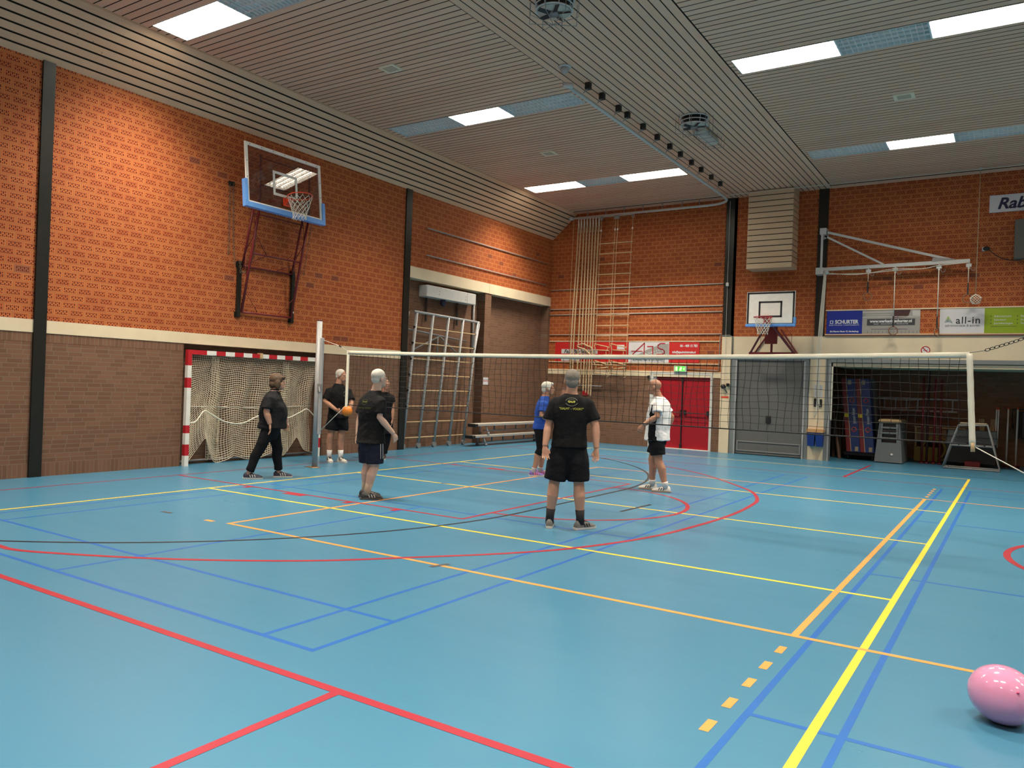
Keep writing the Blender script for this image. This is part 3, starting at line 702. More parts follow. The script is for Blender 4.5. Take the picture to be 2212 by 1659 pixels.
MB().box((-10.81, ny-.02, 1.42), (-10.71, ny-.05, 1.55)).cyl((-10.76, ny-.05, 1.5), (-10.70, ny-.09, 1.40), .012).build('winch', M_galv, t)
MB().cyl((-10.86, ny, 0), (-10.86, ny, .012), .10, 24).box((-11.08, ny-.05, 0), (-10.9, ny+.05, .008)).build('floor_socket', mat('brass', (.35, .2, .09), .4, .6), t, True)
dup(t, (11.45, 0, 0), 'silver volleyball post holding the right end of the net')

# ---- ropes track: pipe along the far wall bending onto the ceiling
t = thing('rope_track', (-6.65, 16, 6.85), 'grey curved pipe track under the ceiling that carries the climbing ropes', 'track')
P = [(-11.62, 21.0, 6.84), (-7.5, 21.0, 6.84)]+curve_pts([(-7.4, 21.0, 6.84), (-7.0, 20.92, 6.84), (-6.72, 20.65, 6.84), (-6.645, 20.25, 6.84)], 5)+[(-6.645, 16, 6.84), (-6.645, 11.75, 6.84)]
MB().tube(P, .034, 10).build('pipe', M_ltgrey, t, True)
MB().cyl((-11.72, 21.0, 6.84), (-11.60, 21.0, 6.84), .055, 14).build('end_stop', M_ltgrey, t, True); MB().cyl((-6.70, 11.60, 6.85), (-6.58, 11.72, 6.85), .05, 14).build('end_stop', M_ltgrey, t, True)
for y in (12.15, 12.70, 13.40, 13.80, 14.56, 15.30, 16.01, 16.65, 17.36, 18.02, 18.76, 19.46):
    h = MB().box((-6.56, y-.03, 6.93), (-6.47, y+.06, 7.045)).cyl((-6.50, y-.04, 6.96), (-6.50, y-.028, 6.96), .01).build('ceiling_bracket', M_black, t)
    MB().tube([(-6.515, y, 6.94), (-6.60, y, 6.87)], .010, 6).build('rod', M_galv, h)
for x in (-11.1, -10.5, -9.9, -9.3, -8.7, -8.1, -7.6): MB().tube([(x, 21.0, 6.86), (x, 21.0, 7.045)], .013, 6).build('hanger_rod', M_galv, t)
MB().tube([(-11.4, 20.96, 6.785), (-9.6, 20.96, 6.785)], .008, 6).build('slide_cable', M_ltgrey, t)

# ---- climbing ropes
ry = 20.95
tops = [-11.38, -11.29, -11.19, -11.09, -10.99, -10.89, -10.79, -10.69]
bots = [(-11.50, 2.35), (-11.41, 2.2), (-11.24, 2.15), (-11.13, 1.75), (-11.02, 1.55), (-10.93, 1.5), (-10.84, 1.45), (-10.76, 1.4)]
for i, (x, (xb, zb)) in enumerate(zip(tops, bots)):
    t = thing('climbing_rope', (x, ry, zb), '%s climbing rope of the eight hanging from the pipe track at far wall' % ('leftmost', 'second', 'third', 'fourth', 'fifth', 'sixth', 'seventh', 'rightmost')[i], 'climbing rope', 'climbing ropes at the far wall')
    n = 110; pts = []
    ps = [V((x, ry, 6.60)), V((lerp(x, xb, .35), ry, 5.0)), V((lerp(x, xb, .8), ry, 3.6)), V((xb, ry, zb))]
    cp = curve_pts(ps, 60); b = MB()
    for s_ in (0, 1, 2):
        b.tube([p+V((cos(k*.55+s_*2.094)*.011, sin(k*.55+s_*2.094)*.011, 0)) for k, p in enumerate(cp)], .0125, 5)
    b.build('rope', M_rope, t, True)
    MB().tube([(x, ry+.03, 6.80), (x, ry, 6.74), (x+.01, ry, 6.52)], .016, 6).build('shackle', M_white, t, True)
    MB().tube([(x+.03, ry, 6.72), (x+.035, ry, 6.36)], .009, 6).build('tail', M_rope, t, True)
tag(recenter(MB().tube(curve_pts([(-11.25, ry-.05, 2.93), (-11.05, ry-.06, 2.98), (-10.9, ry-.06, 2.92), (-10.75, ry-.05, 2.85), (-10.72, ry-.05, 2.6), (-10.95, ry-.07, 2.80), (-11.15, ry-.06, 2.86), (-11.24, ry-.05, 2.9)]), .02, 6).build('tie_rope', M_rope, None, True)), 'loose pale rope tied around the climbing ropes in front of red banner', 'rope')
tag(recenter(MB().tube([(-11.56, 20.98, 6.80), (-11.60, 21.0, 4.5), (-11.63, 21.1, 2.6)], .008, 5).cyl((-11.63, 21.2, 1.9), (-11.63, 21.2, 2.62), .028, 8).build('pull_cord', M_rope, None, True)), 'thin pull cord left of the climbing ropes ending in a grey sleeve', 'cord')
# ---- rope ladders
for k, (xa, xb) in enumerate(((-10.62, -10.16), (-10.08, -9.60))):
    t = thing('rope_ladder', ((xa+xb)/2, ry, 2.1), '%s of two rope ladders with wooden rungs at far wall, lower rungs bunched up' % ('left' if k == 0 else 'right'), 'rope ladder', 'rope ladders at the far wall')
    for x in (xa, xb):
        MB().tube([(x+.02, ry, 6.80), (x+.02, ry, 6.40), (x, ry, 5.9), (x-.02, ry, 4.2), (x-.03, ry, 3.0), (x-.04, ry, 2.15)], .010, 6).build('side_rope', M_rope, t, True)
        MB().ell((x+.02, ry-.012, 6.38), (.022, .022, .035)).build('rope_clip', M_white, t, True)
        MB().box((x-.02, ry-.02, 6.70), (x+.06, ry+.02, 6.79)).build('trolley', M_galv, t)
    for i in range(10):
        z = 5.985-i*.307; dx = -.03*i/9
        MB().tube([(xa-.03+dx, ry, z), (xb+.03+dx, ry, z)], .016, 8).build('rung', M_wood, t, True)
    for z0_, z1_, o in ((2.98, 2.88, 0), (2.80, 2.78, .05), (2.62, 2.66, -.04), (2.48, 2.36, .03), (2.36, 2.34, -.06), (2.24, 2.28, .04), (2.12, 2.08, 0)):
        MB().tube([(xa-.05+o*.2, ry-.05+o, z0_), (xb-.02+o*.2, ry-.05-o, z1_)], .016, 8).build('rung', M_wood, t, True)
    MB().tube(curve_pts([(xa-.04, ry-.06, 2.95), (xa-.0, ry-.08, 2.75), (xa-.08, ry-.05, 2.5), (xa+.05, ry-.08, 2.3), (xa-.05, ry-.04, 2.1)]), .010, 6).tube(curve_pts([(xb-.04, ry-.06, 2.88), (xb-.1, ry-.08, 2.7), (xb-.0, ry-.05, 2.5), (xb-.08, ry-.08, 2.3), (xb-.02, ry-.04, 2.05), (xb-.1, ry-.04, 1.98)]), .010, 6).build('loose_rope', M_rope, t, True)

# ---- thin horizontal rails on the walls
def rail(name, a, c, label, m=M_alu, r=.014):
    o = MB().cyl(a, c, r, 8).build(name, m, None, True); return tag(recenter(o), label, 'rail', 'thin wall rails')
for z, w in ((5.49, 'upper'), (4.82, 'lower')): rail('wall_rail', (XL+.03, 15.06, z), (XL+.03, 20.96, z), '%s thin steel rail on left wall above the concrete lintel' % w)
for z, w in ((4.69, 'topmost'), (4.08, 'second from top'), (3.91, 'third from top'), (3.285, 'fourth from top')): rail('wall_rail', (XL+.02, YF-.03, z), (-6.93, YF-.03, z), '%s thin rail on far wall behind the climbing ropes' % w, mat('rail_cream', (.70, .64, .54), .35))
def lath(name, a, c, label, m): return tag(recenter(MB().box(a, c).build(name, m)), label, 'rail', 'banner rails')
lath('banner_rail', (XL+.02, YF-.03, 3.07), (-6.96, YF, 3.095), 'pale rail above the red and white banners', M_conc); lath('banner_rail', (XL+.02, YF-.03, 2.43), (-6.96, YF, 2.455), 'pale rail under the red and white banners', M_conc)
lath('banner_rail', (-4.21, YF-.03, 3.865), (4, YF, 3.895), 'pale rail above the blue and green banners', M_conc); lath('banner_rail', (-4.21, YF-.04, 3.245), (4, YF, 3.268), 'pale rail under the blue and green banners', M_conc)
lath('wooden_ledge', (-4.21, YF-.06, 3.217), (4, YF, 3.243), 'brown ledge on top of the concrete beam under the banners', mat('brown_paint', (.16, .05, .03), .6))

# ---- banners
RT, UP = V((1, 0, 0)), V((0, 0, 1)); yy = YF-.022
M_bred = mat('banner_red', (.56, .020, .016), .5, var=.04); M_bwht = mat('banner_white', (.66, .64, .64), .5, var=.03); M_bblue = mat('banner_blue', (.004, .022, .26), .45, var=.04)
M_bgrn = mat('banner_green', (.26, .36, .008), .5, var=.04); M_bgry = mat('banner_grey', (.33, .31, .28), .5, var=.06); M_txtk = mat('print_black', (.015, .015, .02), .6); M_txtw = mat('print_white', (.72, .72, .70), .6); M_txtr = mat('print_red', (.45, .015, .03), .6); M_txtg = mat('print_green', (.30, .48, .06), .6); M_teal = mat('print_teal', (.03, .14, .13), .6)
def T_(b, s, x, z, m, p, **k): return text(b, s, (x, yy-.004, z), RT, UP, m, p, **k)
t = thing('fair_play_banner', (-10.98, YF-.02, 2.46), 'red banner with a Fair Play slogan behind the climbing ropes', 'banner')
MB().box((-12.23, yy, 2.46), (-9.73, YF, 3.065)).build('sheet', M_bred, t)
for a_, c_ in (((-12.0, yy-.004, 2.70), (-10.74, yy, 2.84)), ((-12.0, yy-.004, 2.475), (-11.35, yy, 2.60)), ((-10.10, yy-.004, 2.84), (-9.86, yy, 2.98))): MB().box(a_, c_).build('white_box', M_bwht, t)
T_('Fair Play scoort!', .155, -11.37, 2.765, M_txtk, t, shear=.25, bold=.004, sx=1.05)
t = thing('administration_banner', (-8.64, YF-.02, 2.46), 'white and red administration office banner with large AJS letters', 'banner')
MB().box((-9.72, yy, 2.465), (-8.45, YF, 3.06)).build('white_sheet', M_bwht, t)
MB().box((-8.45, yy, 2.475), (-7.55, YF, 3.055)).build('red_sheet', M_bred, t)
MB().prism([(-9.70, yy-.001, 2.62), (-8.46, yy-.001, 2.62), (-8.46, yy-.001, 3.02), (-8.75, yy-.001, 2.98), (-9.1, yy-.001, 2.85), (-9.4, yy-.001, 2.70)], (0, -.001, 0)).build('grey_swoosh', M_bgry, t)
b = MB()
for i in range(26):
    a_, c_ = random.random(), random.random(); b.cyl((-9.2+.7*a_, yy-.003, 2.68+.14*c_*(.5+a_)), (-9.2+.7*a_, yy-.0045, 2.68+.14*c_*(.5+a_)), .013, 8)
b.build('dots', M_txtw, t)
def stroke(b, pts, w, y=yy-.005): 
    for i in range(len(pts)-1):
        a_, c_ = V((pts[i][0], y, pts[i][1])), V((pts[i+1][0], y, pts[i+1][1])); d_ = (c_-a_).normalized(); q = V((-d_.z, 0, d_.x))*w/2
        b.prism([a_-d_*w*.3-q, c_+d_*w*.3-q, c_+d_*w*.3+q, a_-d_*w*.3+q], (0, -.003, 0))
b = MB(); stroke(b, [(-9.58, 2.70), (-9.22, 3.03), (-9.22, 2.70)], .03); stroke(b, [(-9.62, 2.79), (-9.28, 2.79)], .022)
stroke(b, [(-9.12, 2.93), (-8.95, 2.93), (-8.95, 2.70)], .03)
b2 = [(-8.58+.0, 3.02), (-8.72, 3.02), (-8.79, 2.97), (-8.79, 2.90), (-8.72, 2.86), (-8.65, 2.85), (-8.59, 2.80), (-8.59, 2.74), (-8.66, 2.70), (-8.82, 2.70)]
stroke(b, b2, .03); b.build('letters', M_txtr, t)
T_('ADMINISTRATIE EN ADVIES', .098, -9.09, 2.53, M_txtk, t, sx=.82)
T_('06 - 408 15 783', .10, -7.86, 2.95, M_txtw, t, sx=.80, bold=.003); T_('info@ajsadministratie.nl', .092, -8.0, 2.77, M_txtw, t, sx=.78, bold=.003)
t = thing('electronics_banner', (-3.1, YF-.02, 3.27), 'blue and grey banner of an electronic components firm', 'banner')
MB().box((-4.18, yy, 3.272), (-3.33, YF, 3.86)).build('blue_sheet', M_bblue, t)
ph = MB().box((-3.33, yy, 3.272), (-2.03, YF, 3.86)).build('photo_sheet', M_bgry, t)
MB().prism([(-2.62, yy-.001, 3.86), (-2.24, yy-.001, 3.86), (-2.30, yy-.001, 3.68), (-2.6, yy-.001, 3.66)], (0, -.001, 0)).build('dark_patch', mat('maroon_print', (.06, .018, .018), .6), t)
b = MB().box((-3.33, yy-.001, 3.74), (-2.63, yy-.002, 3.755)).box((-3.33, yy-.001, 3.80), (-2.63, yy-.002, 3.83)).box((-3.33, yy-.001, 3.68), (-2.03, yy-.002, 3.705)).box((-2.2, yy-.001, 3.70), (-2.03, yy-.002, 3.84))
b.build('print_band', mat('print_pale', (.50, .48, .44), .6), t)
b = MB().box((-3.12, yy-.001, 3.375), (-2.3, yy-.002, 3.395))
for i in range(14): b.box((-3.2+i*.085, yy-.001, 3.28), (-3.19+i*.085, yy-.002, 3.34))
b.build('print_band', mat('print_dark', (.16, .15, .14), .6), t)
MB().box((-3.22, yy-.003, 3.48), (-2.14, yy-.001, 3.64)).build('name_plate', mat('print_slate', (.045, .045, .05), .5), t)
T_('www.werkenbijschurter.nl', .098, -2.68, 3.585, M_txtw, t, sx=.90, bold=.004, ); T_('SALES - ENGINEERING - PRODUCTIE', .042, -2.68, 3.515, M_txtw, t, sx=1.05, space=1.1)
T_('SCHURTER', .13, -3.70, 3.575, M_txtw, t, sx=.86, bold=.005)
b = MB().box((-4.10, yy-.004, 3.535), (-4.02, yy, 3.615)); b.build('logo_square', M_txtw, t); MB().box((-4.085, yy-.006, 3.55), (-4.035, yy-.003, 3.60)).build('logo_inset', M_bblue, t)
T_('ELECTRONIC COMPONENTS', .045, -3.76, 3.495, M_txtw, t, sx=1.1, space=1.15); T_('De Nieuwe Haven 12, Hardenberg', .056, -3.755, 3.335, M_txtw, t, shear=.2, bold=.002, sx=.86)
t = thing('advisory_banner', (-.3, YF-.02, 3.27), 'white and green banner of an administration advice firm with a striped leaf logo', 'banner')
MB().box((-1.61, yy, 3.272), (-.69, YF, 3.86)).build('white_sheet', M_bwht, t); MB().box((-.69, yy, 3.272), (1.4, YF, 3.86)).build('green_sheet', M_bgrn, t)
T_('all-in', .235, -1.02, 3.575, M_txtk, t, sx=.98, space=1.12, bold=.002); T_('administratie & advies', .082, -1.14, 3.46, mat('print_grey', (.22, .22, .22), .6), t, sx=.98)
for i, (m_, dz) in enumerate(((M_teal, 0), (M_teal, .035), (M_txtg, .07), (M_txtg, .105))):
    MB().prism([(-1.53+.02*i, yy-.004, 3.53+dz), (-1.42, yy-.004, 3.55+dz*1.0), (-1.335, yy-.004, 3.525), (-1.43, yy-.004, 3.565+dz*1.15)], (0, -.002, 0)).build('logo_stripe', m_, t)
for i, (a_, c_) in enumerate((('Administratie', 'Belastingen'), ('Salarissen', 'Advies'), ('Jaarrekeningen', 'Starters'))):
    z = 3.665-i*.082
    T_(a_, .066, -.50, z, M_txtw, t, align='LEFT', sx=.95); T_(c_, .066, .02, z, M_txtw, t, align='LEFT', sx=.95)
    MB().cyl((-.56, yy-.003, z), (-.56, yy, z), .011, 8).cyl((-.04, yy-.003, z), (-.04, yy, z), .011, 8).build('bullet', M_txtk, t)
MB().box((-.56, yy-.003, 3.425), (-.05, yy, 3.432)).build('rule', M_txtk, t)
t = thing('bank_sign', (.5, YF-.03, 6.09), 'white bank sign with dark blue italic letters high on far wall', 'sign')
MB().box((-.67, YF-.03, 6.09), (1.75, YF, 6.49)).build('panel', M_bwht, t)
text('Rabobank', .36, (-.52, YF-.034, 6.275), RT, UP, mat('print_navy', (.008, .008, .05), .5), t, align='LEFT', shear=.28, bold=.009, sx=1.02)
t = thing('wall_speaker', (.2, YF-.1, 4.95), 'grey boxed wall loudspeaker under the bank sign', 'speaker')
MB().rbox((-.155, YF-.22, 4.96), (.50, YF, 5.86), .012).build('cabinet', mat('speaker_grey', (.13, .12, .10), .7), t)
t = thing('socket_plug', (-.72, YF-.04, 5.2), 'black plug in a wall socket left of the loudspeaker', 'plug')
MB().rbox((-.79, YF-.05, 5.20), (-.72, YF, 5.30), .008).build('socket', M_ltgrey, t); MB().ell((-.70, YF-.07, 5.25), (.07, .05, .05)).build('plug', M_black, t, True)
MB().tube(curve_pts([(-.65, YF-.08, 5.22), (-.52, YF-.04, 5.10), (-.35, YF-.02, 5.0), (-.15, YF-.02, 4.95), (-.0, YF-.02, 4.96)]), .008, 5).build('cable', M_black, t, True)

# ---- doors
t = thing('red_door', (-8.03, YF, 0), 'red double emergency door with white frame', 'door')
MB().box((-9.01, YF-.02, 0), (-8.90, YF+.2, 2.20)).box((-7.20, YF-.02, 0), (-7.13, YF+.2, 2.20)).box((-8.90, YF-.02, 2.13), (-7.20, YF+.2, 2.20)).build('frame', mat('frame_white', (.62, .60, .54), .5), t)
MB().box((-8.90, YF-.02, 0), (-7.20, YF+.1, .02)).build('threshold', M_white, t)
M_drd = mat('door_red', (.36, .006, .014), .4, var=.06)
for i, (a_, c_) in enumerate(((-8.82, -8.02), (-8.01, -7.20))):
    l = MB().box((a_, YF+.06, .02), (c_, YF+.10, 2.12)).box((a_+.0, YF+.05, .79), (c_, YF+.06, .81)).build('door_leaf', M_drd, t)
    xa_, xb_ = (a_+.08, c_-.06)
    MB().tube([(xa_, YF+.0, 1.04), (xb_, YF+.0, 1.04)], .011, 8).box((xa_-.03, YF-.0, .99), (xa_+.03, YF+.06, 1.12)).box((xb_-.03, YF-.0, .99), (xb_+.03, YF+.06, 1.12)).build('push_bar', M_black if i else M_dkred, l)
MB().box((-8.045, YF+.03, .03), (-8.02, YF+.06, 2.10)).rbox((-8.06, YF+.0, .03), (-8.0, YF+.06, .16), .01).box((-8.06, YF+.02, 1.92), (-8.0, YF+.06, 2.1)).build('locking_rod', M_black, t)
MB().box((-8.90, YF+.02, .02), (-8.82, YF+.14, 2.12)).build('jamb', M_ltgrey, t)
MB().tube([(-9.10, YF-.02, 2.06), (-9.0, YF-.06, 2.06)], .012, 6).ell((-9.03, YF-.05, 2.06), (.03, .03, .03)).build('door_stop', M_black, t, True)
t = thing('exit_sign', (-8.08, YF-.05, 2.21), 'green illuminated exit sign above the red door', 'exit sign')
MB().rbox((-8.27, YF-.07, 2.205), (-7.89, YF-.012, 2.385), .006).build('housing', M_ltgrey, t)
MB().box((-8.235, YF-.074, 2.225), (-7.925, YF-.069, 2.365)).build('green_panel', mat('exit_green', (.12, .62, .10), .4, emis=(.12, .75, .10, .55)), t)
M_exw = mat('exit_white', (.85, .95, .6), .4, emis=(.8, 1, .4, .8))
b = MB(); y = YF-.078
b.box((-8.21, y, 2.24), (-8.16, y+.003, 2.35)); b.prism([(-8.12, y, 2.25), (-8.07, y, 2.30), (-8.10, y, 2.30), (-8.05, y, 2.345), (-8.02, y, 2.31), (-8.05, y, 2.27), (-8.03, y, 2.24)], (0, .003, 0)); b.ell((-8.05, y, 2.355), (.009, .003, .009)); b.prism([(-7.99, y, 2.29), (-7.95, y, 2.33), (-7.95, y, 2.25)], (0, .003, 0)); b.build('pictogram', M_exw, t)
tag(recenter(MB().tube([(-7.88, YF-.03, 2.30), (-7.0, YF-.03, 2.26), (-6.97, YF-.03, 2.30), (-6.96, YF-.06, 2.42), (-6.95, YF-.06, 3.24), (-6.70, YF-.07, 3.245), (-6.60, YF-.04, 3.21), (-6.60, YF-.04, 2.72)], .012, 6).build('conduit', M_galv, None, True)), 'grey electric conduit running from the exit sign up the concrete pillar', 'conduit')
tag(recenter(MB().tube([(-6.85, YF-.06, 2.70), (-6.15, YF-.04, 2.71)], .012, 6).build('conduit', M_black, None, True)), 'short dark conduit across the pillar below the backboard bracket', 'conduit')
t = thing('grey_door', (-5.58, YF, 0), 'grey double door with framed bottom grille', 'door')
MB().box((-6.625, YF-.01, 0), (-6.50, YF+.1, 2.63)).box((-4.66, YF-.01, 0), (-4.56, YF+.1, 2.63)).box((-6.50, YF-.01, 2.575), (-4.66, YF+.1, 2.63)).build('frame', M_frame, t)
MB().box((-6.50, YF-.025, 0), (-6.46, YF+.0, 2.56)).box((-4.70, YF-.025, 0), (-4.66, YF+.0, 2.56)).build('edge_profile', M_alu, t)
for a_, c_ in ((-6.46, -5.585), (-5.58, -4.70)): MB().box((a_, YF+.03, .02), (c_, YF+.07, 2.57)).build('door_leaf', M_dgrey, t)
b = MB().box((-6.42, YF+.015, .34), (-4.73, YF+.035, .37)).box((-6.42, YF+.015, .09), (-4.73, YF+.035, .12)).box((-6.42, YF+.015, .12), (-6.385, YF+.035, .34)).box((-4.765, YF+.015, .12), (-4.73, YF+.035, .34)); b.build('kick_plate', M_galv, t)
MB().rbox((-5.65, YF+.0, .88), (-5.52, YF+.03, 1.08), .01).tube([(-5.59, YF-.01, 1.02), (-5.57, YF-.03, .95)], .01).build('lock_plate', M_black, t)
MB().ell((-6.56, YF-.015, 2.42), (.012, .012, .02)).build('spring_bolt', M_alu, t, True)
# small items on the pillars
t = thing('no_smoking_sign', (-1.89, YF-.022, 2.76), 'round red and white no smoking sign on the concrete beam', 'sign')
yf = YF-.022
MB().cyl((-1.89, yf, 2.865), (-1.89, yf-.004, 2.865), .105, 32).build('disc', M_txtw, t)
MB().ring((-1.89, yf-.006, 2.865), .092, .011, (1, 0, 0), (0, 0, 1), 32, 6).obox((-1.89, yf-.006, 2.865), (.064, 0, -.064), (0, .002, 0), (.008, 0, .008)).build('prohibition_mark', M_red, t)
MB().box((-1.94, yf-.005, 2.855), (-1.86, yf-.004, 2.868)).box((-1.852, yf-.005, 2.855), (-1.842, yf-.004, 2.868)).tube([(-1.85, yf-.005, 2.875), (-1.84, yf-.005, 2.89), (-1.86, yf-.005, 2.905)], .003, 4).build('cigarette', M_txtk, t)
b = MB().tube([(-4.12, YF-.06, 4.86), (-4.20, 20.98, 4.86)], .02)
t = thing('notice_sheet', (-4.32, YF-.022, 1.63), 'white printed notices on the concrete pillar left of the storage opening', 'notice')
MB().box((-4.43, YF-.026, 1.80), (-4.22, YF-.021, 1.95)).box((-4.42, YF-.026, 1.63), (-4.22, YF-.021, 1.785)).build('paper', M_bwht, t)
b = MB()
for i in range(4): b.box((-4.41, YF-.028, 1.925-i*.03), (-4.25+.02*(i % 2), YF-.026, 1.932-i*.03)); b.box((-4.40, YF-.028, 1.76-i*.03), (-4.27, YF-.026, 1.767-i*.03))
b.build('printed_lines', M_txtk, t)
tag(recenter(MB().rbox((-4.42, YF-.06, 1.38), (-4.33, YF-.02, 1.60), .01).rbox((-4.30, YF-.06, 1.38), (-4.22, YF-.02, 1.58), .01).tube([(-4.40, YF-.05, 1.5), (-4.36, YF-.1, 1.5)], .012).tube([(-4.27, YF-.05, 1.5), (-4.25, YF-.1, 1.5)], .012).build('rope_cleat', M_black)), 'black rope cleats below the notices on the pillar', 'cleat')
for i, x in enumerate((-4.53, -4.325)):
    t = thing('waste_bin', (x+.1, YF-.13, .35), '%s of two small blue wall bins with wooden rims on the pillar' % ('left' if i == 0 else 'right'), 'bin', 'blue wall bins')
    MB().loft([[(x+.02, YF-.19, .36), (x+.17, YF-.19, .36), (x+.17, YF-.03, .36), (x+.02, YF-.03, .36)], [(x+.0, YF-.23, .72), (x+.19, YF-.23, .72), (x+.19, YF-.03, .72), (x+.0, YF-.03, .72)]]).build('bin_body', mat('bin_blue', (.006, .035, .22), .4), t)
    MB().box((x-.01, YF-.25, .72), (x+.20, YF-.21, .80)).box((x-.01, YF-.06, .72), (x+.20, YF-.02, .80)).box((x-.01, YF-.21, .72), (x+.02, YF-.06, .80)).box((x+.17, YF-.21, .72), (x+.20, YF-.06, .80)).build('rim', mat('rim_wood', (.55, .30, .12), .6), t)
    MB().box((x+.03, YF-.222, .66), (x+.14, YF-.219, .685)).build('white_mark', M_txtw, t)
t = thing('wall_winch', (-6.77, YF-.1, 1.7), 'black hand crank winch on the concrete pillar beside the red door', 'winch')
MB().cyl((-6.80, YF-.05, 1.83), (-6.80, YF-.16, 1.83), .06, 16).tube([(-6.80, YF-.16, 1.83), (-6.70, YF-.2, 1.72), (-6.66, YF-.2, 1.66)], .014).build('crank', M_black, t, True)
MB().rbox((-6.72, YF-.12, 1.84), (-6.64, YF-.05, 1.92), .01).build('gear_box', M_steel, t)
MB().box((-6.87, YF-.053, 1.51), (-6.66, YF-.05, 1.56)).build('warning_label', M_orange, t)
MB().tube([(-6.78, YF-.09, 1.86), (-6.79, YF-.09, 4.2), (-6.795, YF-.09, 6.95)], .005, 5).build('wire', M_ltgrey, t)
t2 = MB().rbox((-6.83, YF-.12, 4.60), (-6.75, YF-.04, 4.70), .01).build('pulley', M_ltgrey, t)
t = thing('wall_hydrant_sign', (-11.6, YF-.01, 1.4), 'small red sign with grey hand rail on far wall behind the players', 'sign')
MB().box((-11.22, YF-.02, 1.42), (-11.0, YF, 1.56)).build('red_plate', M_red, t)
tag(recenter(MB().tube([(-11.45, YF, 1.72), (-11.45, YF-.08, 1.72), (-10.55, YF-.08, 1.72), (-10.55, YF, 1.72)], .018, 8).build('grab_rail', M_alu, None, True)), 'short aluminium grab rail on brown brick left of the ropes', 'rail')
t = thing('wall_notice', (XL+.01, 17.85, 1.63), 'small white and red notice on the brick pier beside climbing frame', 'notice')
MB().box((XL+.0, 17.73, 1.64), (XL+.008, 17.99, 1.84)).build('paper', M_bwht, t); MB().box((XL+.008, 17.73, 1.735), (XL+.010, 17.99, 1.75)).build('red_line', M_red, t)

# ---- long pull line along the ceiling to the little net of balls
t = thing('hoist_line', (-.87, 20.7, 4.0), 'thin cord from the ceiling to a small white net bag near far wall', 'cord')
MB().tube([(-11.6, 20.72, 7.0), (-6.7, 20.68, 6.99), (-4.2, 20.66, 6.99), (-.85, 20.64, 6.98), (3.0, 20.6, 7.0)], .009, 5).build('ceiling_line', M_ropew, t, True)
MB().tube([(-.85, 20.64, 6.98), (-.86, 20.75, 5.5), (-.87, 20.9, 4.15)], .010, 5).build('drop_line', M_rope, t, True)
MB().ell((-.85, 20.64, 6.99), (.04, .04, .03)).build('pulley', M_ltgrey, t, True)
b = MB(); c = V((-.865, 20.9, 4.03)); R_ = .105
for k in range(-2, 3):
    for s_ in (1, -1):
        d_ = k*.04; h_ = math.sqrt(max(.0001, R_*R_-d_*d_))
        pts = [c+V((0, 0, 0))+(V((1, 0, 1))*d_*.707+V((1, 0, -1))*.707*h_*cos(a*pi/10)+V((0, -1, 0))*h_*sin(a*pi/10)*.5) for a in range(11)]
        if s_ < 0: pts = [V((2*c.x-p.x, p.y, p.z)) for p in pts]
        b.tube(pts, .006, 4)
b.ring(c, R_, .009, (1, 0, 0), (0, 0, 1), 24, 6)
for a in (.3, 1.6, 2.9, 4.2, 5.4): b.ell(c+V((cos(a), 0, sin(a)))*R_*1.02, (.02, .02, .02))
b.build('net_bag', M_ropew, t, True)

# ---- swing-out wall crane with four gymnastic rings
cy = 21.0
t = thing('ring_crane', (-4.3, cy, 4.8), 'light grey swing arm on far wall carrying ropes for gymnastic rings', 'wall crane')
for a_, c_ in (((-4.36, YF-.05, 5.80), (-4.20, cy-.05, 5.96)), ((-4.43, YF-.05, 4.78), (-4.24, cy-.05, 4.95))): MB().box(a_, c_).build('wall_plate', M_ltgrey, t)
MB().box((-4.33, cy-.025, 4.95), (-4.28, cy+.025, 5.84)).build('upright', M_ltgrey, t)
def beam(b, a, c, w, h=.02): 
    a, c = V(a), V(c); d_ = (c-a); l = d_.length/2; d_.normalize(); n_ = V((-d_.z, 0, d_.x)); b.obox((a+c)/2, d_*l, n_*w/2, V((0, h, 0)))
b = MB(); beam(b, (-4.42, cy, 4.90), (-1.01, cy, 4.945), .085, .03); b.build('jib', M_ltgrey, t)
b = MB(); beam(b, (-4.22, cy, 5.86), (-1.42, cy, 5.00), .055); b.build('tie_bar', M_ltgrey, t)
b = MB(); beam(b, (-4.24, cy, 5.76), (-2.85, cy, 4.96), .045); b.build('tie_bar', M_ltgrey, t)
MB().prism([(-4.30, cy-.02, 5.84), (-4.18, cy-.02, 5.88), (-4.18, cy-.02, 5.70), (-4.30, cy-.02, 5.66)], (0, .04, 0)).prism([(-1.80, cy-.035, 4.96), (-1.30, cy-.035, 4.98), (-1.35, cy-.035, 5.01), (-1.78, cy-.035, 5.06)], (0, .02, 0)).build('gusset', M_galv, t)
MB().cyl((-4.16, cy-.08, 4.82), (-4.16, cy, 4.82), .055, 16).build('pulley', M_ltgrey, t, True)
RX = [-3.18, -2.58, -1.64, -1.03]
for x in RX:
    zj = 4.87+.013*(x+4.4)
    MB().box((x-.055, cy-.05, zj-.115), (x+.055, cy+.02, zj-.04)).cyl((x, cy-.02, zj-.045), (x, cy-.02, zj+.02), .018, 8).box((x-.02, cy-.045, zj-.15), (x+.02, cy+.01, zj-.11)).build('trolley', M_ltgrey, t)
    MB().tube(curve_pts([(x+.03, cy-.04, zj-.14), (x+.07, cy-.04, zj-.2), (x+.12, cy-.04, zj-.19), (x+.13, cy-.04, zj-.13)]), .006, 5).build('hook', M_galv, t, True)
